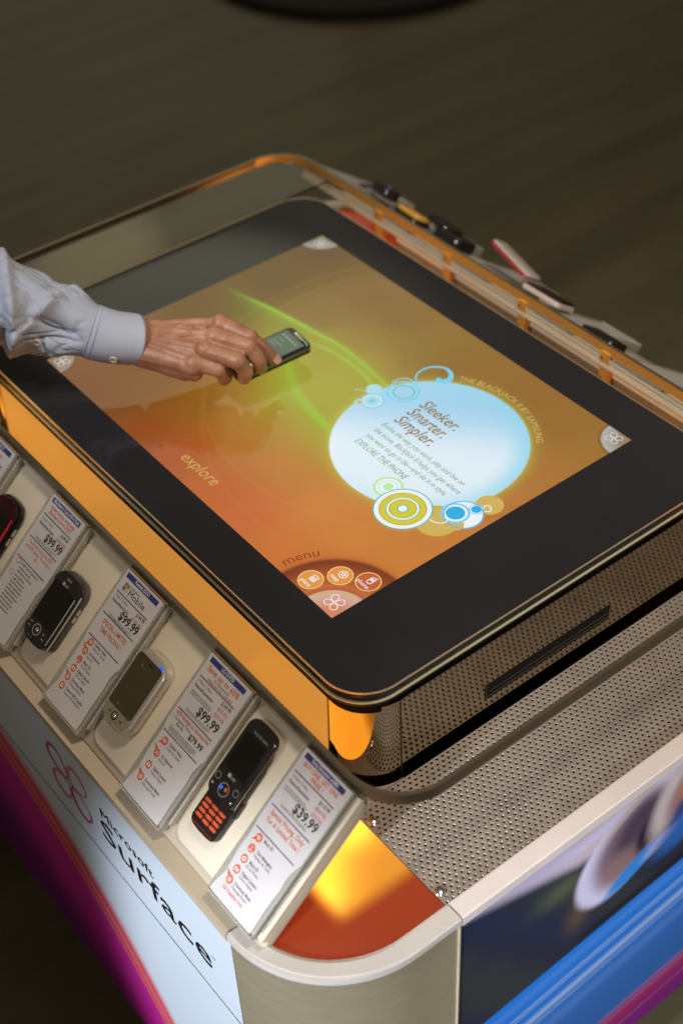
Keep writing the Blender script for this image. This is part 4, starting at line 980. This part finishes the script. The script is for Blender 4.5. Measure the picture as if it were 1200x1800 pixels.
# ------------------------------------------------------------------ phone held over the screen
r = empty('mobile_phone', (-.0992, -.0190, .0155), (R_(1.5), R_(2), R_(-3.5)))
tag(r, 'black candybar phone held by the hand just above the screen', 'mobile phone')
b = B(); body(b, .0505, .108, 0, .0125, .007, 0, 0, .001, bev=.002); part(b, 'body', p_black, r)
b = B(); b.prism(rrect(.0205, .0235, .001, 2, 0, .0215), .0126, .0129); ds = part(b, 'display', mat('held_display', (.03, .035, .03), .08, emis=L(104, 122, 106), estr=.7), r)
b = B()
for q in range(5): b.box((-.016 + q * .0066, .0345, .0131), (-.012 + q * .0066, .0385, .0132))
b.text('12:00', -.016, .026, .006, .0132); b.box((-.016, .020, .0131), (.004, .0212, .0132)); b.box((-.016, .015, .0131), (-.002, .0162, .0132))
part(b, 'screen_icons', em('held_icons', 140, 150, 128), ds)
b = B(); b.prism(rrect(.0085, .0016, .0015, 5, .000, .0500), .0126, .0140, bev=.0004); b.tube([(.0085, .0500, .0132), (.0210, .0490, .0134), (.0225, .0470, .0130)], .0010, 8); part(b, 'earpiece', mat('ear_chrome_sheen', (.9, .9, .85), .12, metal=1, emis=(.6, .9, .5), estr=.35), r)  # green-white sheen put in as emission on the chrome
b = B(); b.text('SAMSUNG', 0, .0462, .0034, .0131, align='CENTER', bold=.02); part(b, 'maker_mark', mat('mark_rose', (.35, .22, .16), .3), r)
b = B()
for rw in range(4):
    for c3 in range(3): b.prism(rrect(.0062, .0020, .001, 3, -.0150 + .0150 * c3, -.0140 - .0085 * rw), .0126, .0134, bev=.0003)
part(b, 'key', p_chr, r)
b = B(); b.tube([(.0246, -.048, .0085), (.0250, 0, .0088), (.0246, .05, .0085)], .0007, 8); part(b, 'side_trim', p_chr, r)

# ------------------------------------------------------------------ person: hand, forearm, sleeve
person = empty('person', (-.34, -.36, .05))
person['wz'] = [-.34, -.36, .05]
tag(person, 'person reaching in with one hand, wearing a light blue dress shirt', 'person')
def blob(bm, c, r, sc=(1, 1, 1), rot=None):
    m = Matrix.Translation(Vector(c)) @ (rot.to_matrix().to_4x4() if rot else Matrix()) @ Matrix.Diagonal((r * sc[0], r * sc[1], r * sc[2], 1))
    bmesh.ops.create_icosphere(bm, subdivisions=2, radius=1, matrix=m)
def limb(bm, a, ra, c, rc, flat=1., side=None):
    a = Vector(a); c = Vector(c); L_ = (c - a).length; n = max(2, int(L_ / (min(ra, rc) * .38)))
    for i in range(n + 1):
        t = i / n; blob(bm, a.lerp(c, t), ra + (rc - ra) * t)
bm = bmesh.new()
wr = Vector((-.1731, -.154, .070)); arm_dir = Vector((-.080, -.095, .036)).normalized()
MC = {'i': (-.1235, -.0680, .0800), 'm': (-.1010, -.0915, .0840), 'r': (-.0935, -.1130, .0775), 'p': (-.0945, -.1300, .0660)}
PIP = {'i': (-.0865, -.0505, .0715), 'm': (-.0660, -.0670, .0770), 'r': (-.0590, -.0890, .0700), 'p': (-.0735, -.1090, .0580)}
DIP = {'i': (-.0730, -.0370, .0510), 'm': (-.0590, -.0570, .0550), 'r': (-.0580, -.0785, .0480), 'p': (-.0735, -.0990, .0400)}
TIP = {'i': (-.0680, -.0300, .0385), 'm': (-.0650, -.0520, .0365), 'r': (-.0680, -.0760, .0310), 'p': (-.0840, -.0955, .0290)}
RD = {'i': (.0124, .0112, .0099, .0088), 'm': (.0128, .0115, .0101, .0089), 'r': (.0122, .0111, .0098, .0086), 'p': (.0114, .0102, .0090, .0080)}
# wrist: flat oval from cuff
side_v = Vector((.064, -.057, -.012)).normalized()
for i in range(9):
    t = i / 8; c = wr + arm_dir * (.050 - .055 * t); 
    for q in (-1, -.5, 0, .5, 1): blob(bm, c + side_v * q * (.0150 - .001 * t), .0185 - .0015 * abs(q))
# palm and back of the hand
for k_, q in (('i', 1.0), ('m', .35), ('r', -.35), ('p', -1.0)):
    base = wr + side_v * (-q) * .0165 + Vector((0, 0, -.001)) ; m_ = Vector(MC[k_])
    limb(bm, base - Vector((0, 0, .001)), .0165, m_ - Vector((0, 0, .0055)), .0128)
    limb(bm, base - Vector((0, 0, .010)), .0150, m_ - Vector((0, 0, .0150)), .0115)
    # tendon ridge and knuckle
    limb(bm, base + Vector((0, 0, .0125)), .0032, m_ + Vector((0, 0, .0058)), .0042)
    blob(bm, m_ + Vector((0, 0, .0005)), RD[k_][0] * 1.03)
    limb(bm, MC[k_], RD[k_][0], PIP[k_], RD[k_][1]); blob(bm, PIP[k_], RD[k_][1] * 1.08); limb(bm, PIP[k_], RD[k_][1] * .98, DIP[k_], RD[k_][2]); limb(bm, DIP[k_], RD[k_][2], TIP[k_], RD[k_][3])
for a, c in (('i', 'm'), ('m', 'r'), ('r', 'p')):
    pa = Vector(MC[a]).lerp(Vector(MC[c]), .5) - Vector((0, 0, .006)); blob(bm, pa, .0115); limb(bm, wr, .014, pa, .0115)
# heel of the hand and little-finger side bulge
limb(bm, wr + side_v * .016 - Vector((0, 0, .008)), .015, Vector((-.1080, -.1360, .048)), .0125); blob(bm, (-.1280, -.1430, .056), .0150)
# thumb on the far side of the phone
limb(bm, wr - side_v * .016 - Vector((0, 0, .012)), .0150, (-.1560, -.0900, .0480), .0150); limb(bm, (-.1560, -.0900, .0480), .0140, (-.1410, -.0560, .0330), .0108); limb(bm, (-.1410, -.0560, .0330), .0104, (-.1310, -.0290, .0255), .0085)
# veins
vr = random.Random(2)
for a, c in (((-.165, -.135, .0865), (-.135, -.102, .0895)), ((-.150, -.140, .0850), (-.120, -.115, .0880)), ((-.135, -.102, .0895), (-.118, -.092, .0900))):
    a = Vector(a); c = Vector(c); mid = a.lerp(c, .5) + Vector((.003, -.004, .0005)); limb(bm, a, .0022, mid, .0024); limb(bm, mid, .0024, c, .0020)
me = bpy.data.meshes.new('hand_rough'); bm.to_mesh(me); bm.free()
ho = bpy.data.objects.new('hand_rough', me); COL.objects.link(ho)
rm = ho.modifiers.new('r', 'REMESH'); rm.mode = 'VOXEL'; rm.voxel_size = .0013; rm.use_smooth_shade = True
sm = ho.modifiers.new('s', 'SMOOTH'); sm.factor = .5; sm.iterations = 6
dg = bpy.context.evaluated_depsgraph_get(); hme = bpy.data.meshes.new_from_object(ho.evaluated_get(dg)); bpy.data.objects.remove(ho)
# creases over the joints and fine wrinkles
co = np.empty(len(hme.vertices) * 3); hme.vertices.foreach_get('co', co); co = co.reshape(-1, 3)
no = np.empty(len(hme.vertices) * 3); hme.vertices.foreach_get('normal', no); no = no.reshape(-1, 3)
dis = np.zeros(len(co))
for k_ in 'imrp':
    for J, nx_ in ((PIP, DIP), (DIP, TIP)):
        ax = (Vector(nx_[k_]) - Vector(MC[k_] if J is PIP else PIP[k_])).normalized(); p = np.array(J[k_]); d = (co - p) @ np.array(ax); rr = np.linalg.norm(co - p, axis=1)
        for o_ in (-.0032, 0, .0032): dis -= .00026 * np.exp(-((d - o_) / .0006) ** 2) * (rr < .016) * (no[:, 2] > -.2)
dis += np.array([.00022 * mn.noise(Vector(c) * 260) + .0009 * mn.noise(Vector(c) * 55) for c in co]) 
co += no * dis[:, None]; hme.vertices.foreach_set('co', co.ravel()); hme.update()
skin = bpy.data.materials.new('skin'); skin.use_nodes = True; n = skin.node_tree.nodes; l = skin.node_tree.links; p = n['Principled BSDF']
t = n.new('ShaderNodeTexCoord'); nz = n.new('ShaderNodeTexNoise'); nz.inputs['Scale'].default_value = 45; nz.inputs['Detail'].default_value = 6; l.new(t.outputs['Object'], nz.inputs['Vector'])
rp = n.new('ShaderNodeValToRGB'); rp.color_ramp.elements[0].position = .32; rp.color_ramp.elements[0].color = (.33, .145, .085, 1); rp.color_ramp.elements[1].position = .68; rp.color_ramp.elements[1].color = (.48, .245, .155, 1); l.new(nz.outputs['Fac'], rp.inputs[0]); l.new(rp.outputs[0], p.inputs['Base Color'])
p.inputs['Roughness'].default_value = .42; p.inputs['Subsurface Weight'].default_value = .18; p.inputs['Subsurface Radius'].default_value = (.010, .004, .002); p.inputs['Subsurface Scale'].default_value = .5
n2 = n.new('ShaderNodeTexNoise'); n2.inputs['Scale'].default_value = 420; n2.inputs['Detail'].default_value = 4; l.new(t.outputs['Object'], n2.inputs['Vector'])
vo = n.new('ShaderNodeTexVoronoi'); vo.inputs['Scale'].default_value = 330; l.new(t.outputs['Object'], vo.inputs['Vector'])
ad = n.new('ShaderNodeMath'); ad.operation = 'ADD'; l.new(n2.outputs['Fac'], ad.inputs[0]); l.new(vo.outputs['Distance'], ad.inputs[1])
bp = n.new('ShaderNodeBump'); bp.inputs['Strength'].default_value = .25; bp.inputs['Distance'].default_value = .0006; l.new(ad.outputs[0], bp.inputs['Height']); l.new(bp.outputs[0], p.inputs['Normal'])
hme.materials.clear(); hme.materials.append(skin)
hand = bpy.data.objects.new('hand', hme); link(hand, person); hand.location = tuple(-c for c in person['wz'])
# fingernails
def nail(k_, w, ln, lift):
    T = Vector(TIP[k_]); D_ = Vector(DIP[k_]); ax = (T - D_).normalized(); 
    upv = (Vector((.62, .10, .78)) - ax * Vector((.62, .10, .78)).dot(ax)).normalized(); sd = ax.cross(upv); r_ = RD[k_][3] + .0006
    v = []; f = []; nu, nv = 9, 8
    for i in range(nu):
        for j in range(nv):
            a = (i / (nu - 1) - .5) * w; tt = (j / (nv - 1) - .5) * ln; tt *= 1 - .28 * abs(2 * i / (nu - 1) - 1) ** 2.2
            v.append(T + ax * (tt + lift) + (upv * math.cos(a) + sd * math.sin(a)) * (r_ - .0006 * (2 * j / (nv - 1) - 1) ** 2 * (j > nv / 2)))
    for i in range(nu - 1):
        for j in range(nv - 1): q = i * nv + j; f.append((q, q + 1, q + 1 + nv, q + nv))
    return mesh('fingernail', v, f, mat('fingernail', (.62, .33, .27), .16, coat=.5), person, True)
nail('i', 1.75, .0115, .0010)

# sleeve ------------------------------------------------------------------
cloth = mat('blue_cotton', (.46, .50, .62), .78, spec=.25, noise=(30, .03), bump=(700, .25, .0006))
axp = spl([(-.1770, -.1590, .0700), (-.2025, -.1918, .0800), (-.2502, -.2338, .1000), (-.2880, -.2850, .1270), (-.3400, -.3650, .1700), (-.4050, -.4650, .2300), (-.4500, -.5400, .3000), (-.4400, -.5700, .4000), (-.4000, -.5800, .5000)], 130)
def sleeve_frame(i):
    i = max(0, min(i, len(axp) - 1)); t = Vector(axp[min(i + 1, len(axp) - 1)] - axp[max(i - 1, 0)]).normalized(); sd = t.cross(Vector((0, 0, 1))).normalized(); u = sd.cross(t).normalized(); return t, sd, u
segL = np.concatenate([[0], np.cumsum(np.linalg.norm(np.diff(axp, axis=0), axis=1))])
def sleeve_r(s, a):
    r = np.interp(s, [0, .055, .062, .09, .13, .20, .30, .45, .60], [.0340, .0352, .0370, .0450, .0545, .0640, .0690, .073, .080])
    if s > .058:
        k = min(1, (s - .058) / .03)
        r += 1.35 * k * (.0038 * math.sin(a * 2 + s * 55 + 1.0) * math.exp(-((s - .085) / .03) ** 2) + .0045 * math.sin(3 * a - s * 38) * math.exp(-((s - .12) / .04) ** 2)
             + .0030 * math.sin(5 * a + s * 25 + .7) * math.exp(-(s - .06) / .05) + .0035 * mn.noise(Vector((math.cos(a) * 1.2, math.sin(a) * 1.2, s * 16))) )
        q1 = mn.noise(Vector((math.cos(a) * 1.5 + s * 13, math.sin(a) * 1.5 - s * 6, s * 9 + 3.1))); q2 = mn.noise(Vector((math.cos(a) * 2.6 - s * 22, math.sin(a) * 2.6 + s * 9, s * 12 + 8)))
        r += k * (-.0062 * math.exp(-(q1 / .085) ** 2) - .0030 * math.exp(-(q2 / .08) ** 2))
        # heavy diagonal folds where the arm bends
        for s0, am, wd_, sl in ((.165, .012, .009, .022), (.128, .0040, .008, -.03), (.215, .010, .012, .03)):
            r += am * math.exp(-((s - s0 - sl * math.cos(a - .9)) / wd_) ** 2) - am * .8 * math.exp(-((s - s0 - .017 - sl * math.cos(a - .9)) / wd_) ** 2)
    return r
def SH(s, c): return .0105 * c * math.exp(-(s / .075) ** 2)
def tube_surface(s0, s1, n, m_, rad, thick, closed_end=False, flat=.88):
    ss = np.linspace(s0, s1, n); v = []; f = []
    def P(s): return Vector([np.interp(s, segL, axp[:, c]) for c in range(3)])
    rows = [(s, 0.) for s in ss]
    lay = [(s, -thick) for s in ss[:6][::-1]] + rows
    cdir = (Vector((1.21, -.87, 1.17)) - P(.03)).normalized()
    for s, d in lay:
        i = int(np.interp(s, segL, np.arange(len(axp)))); t, sd, u = sleeve_frame(i); c = P(s)
        for j in range(m_):
            a = 2 * math.pi * j / m_; r_ = rad(s, a) + d; v.append(c + sd * math.cos(a) * r_ + u * math.sin(a) * r_ * flat - t * SH(s, (sd * math.cos(a) + u * math.sin(a)).dot(cdir)))
    for i in range(len(lay) - 1):
        for j in range(m_): k = (j + 1) % m_; f.append((i * m_ + j, i * m_ + k, (i + 1) * m_ + k, (i + 1) * m_ + j))
    if closed_end: f.append(tuple((len(lay) - 1) * m_ + j for j in range(m_)))
    return v, f
v, f = tube_surface(.056, segL[-1] - .02, 340, 140, sleeve_r, .002, True)
shirt = mesh('shirt_sleeve', v, f, cloth, person, True)
v, f = tube_surface(-.0, .0590, 26, 90, lambda s, a: np.interp(s, [0, .003, .054, .059], [.0342, .0350, .0372, .0366]) + .0006 * math.sin(a * 3 + s * 60), .0022)
cuff = mesh('cuff', v, f, cloth, shirt, True); cuff.location = (0, 0, 0)
def on_sleeve(s, a, off):
    i = int(np.interp(s, segL, np.arange(len(axp)))); t, sd, u = sleeve_frame(i); c = Vector([np.interp(s, segL, axp[:, q]) for q in range(3)])
    r_ = (.0372 if s < .058 else sleeve_r(s, a)) + off; p_ = c + sd * math.cos(a) * r_ + u * math.sin(a) * r_ * .88 - t * SH(s, (sd * math.cos(a) + u * math.sin(a)).dot((Vector((1.21, -.87, 1.17)) - Vector(axp[5])).normalized()))
    nn = (sd * math.cos(a) + u * math.sin(a)).normalized(); return p_, nn, t
# stitched seams
for s in (.0575, .0525):
    b = B(); b.tube([on_sleeve(s, 2 * math.pi * j / 60, .0002)[0] for j in range(60)], .0004, 5, closed=True); o = b.build('cuff_seam', mat('seam_thread', (.26, .30, .42), .8), shirt, True); o.location = (0, 0, 0)
# buttons
pearl = mat('pearl_button', (.78, .70, .55), .18, coat=.7)
CAMP = Vector((1.2112, -.8711, 1.17))
def button(s, a):
    p_, nn, t = on_sleeve(s, a, .0004); q = nn.to_track_quat('Z', 'Y').to_matrix(); b = B()
    n_ = 22; prof_ = [(.0001, .0010), (.0030, .0010), (.0036, .0018), (.0048, .0018), (.0052, .0008), (.0050, 0)]
    for (r_, z_) in prof_: b.v += [tuple(p_ + q @ Vector((r_ * math.cos(2 * math.pi * i / n_), r_ * math.sin(2 * math.pi * i / n_), z_))) for i in range(n_)]
    for j in range(len(prof_) - 1):
        for i in range(n_): b.f.append((j * n_ + i, j * n_ + (i + 1) % n_, (j + 1) * n_ + (i + 1) % n_, (j + 1) * n_ + i)); b.m.append(0)
    for dx, dy in ((.0012, 0), (-.0012, 0)): b.tube([p_ + q @ Vector((dx, -.0014, .0012)), p_ + q @ Vector((dx, .0014, .0012))], .0004, 5, 0)
    o = b.build('button', pearl, shirt, False); smooth_by_angle(o, 40); o.location = (0, 0, 0)
BA = None
button(.030, BTN1 if 'BTN1' in globals() else R_(180 + 12)); button(.118, R_(180 + 8))
# placket edge line
b = B(); b.tube([on_sleeve(.062 + .006 * i, R_(186 - 1.2 * i), .0004)[0] for i in range(14)], .0005, 5); o = b.build('placket_seam', MATS['seam_thread'], shirt, True); o.location = (0, 0, 0)

for o in list(S.objects):
    if 'wz' in o.keys(): del o['wz']
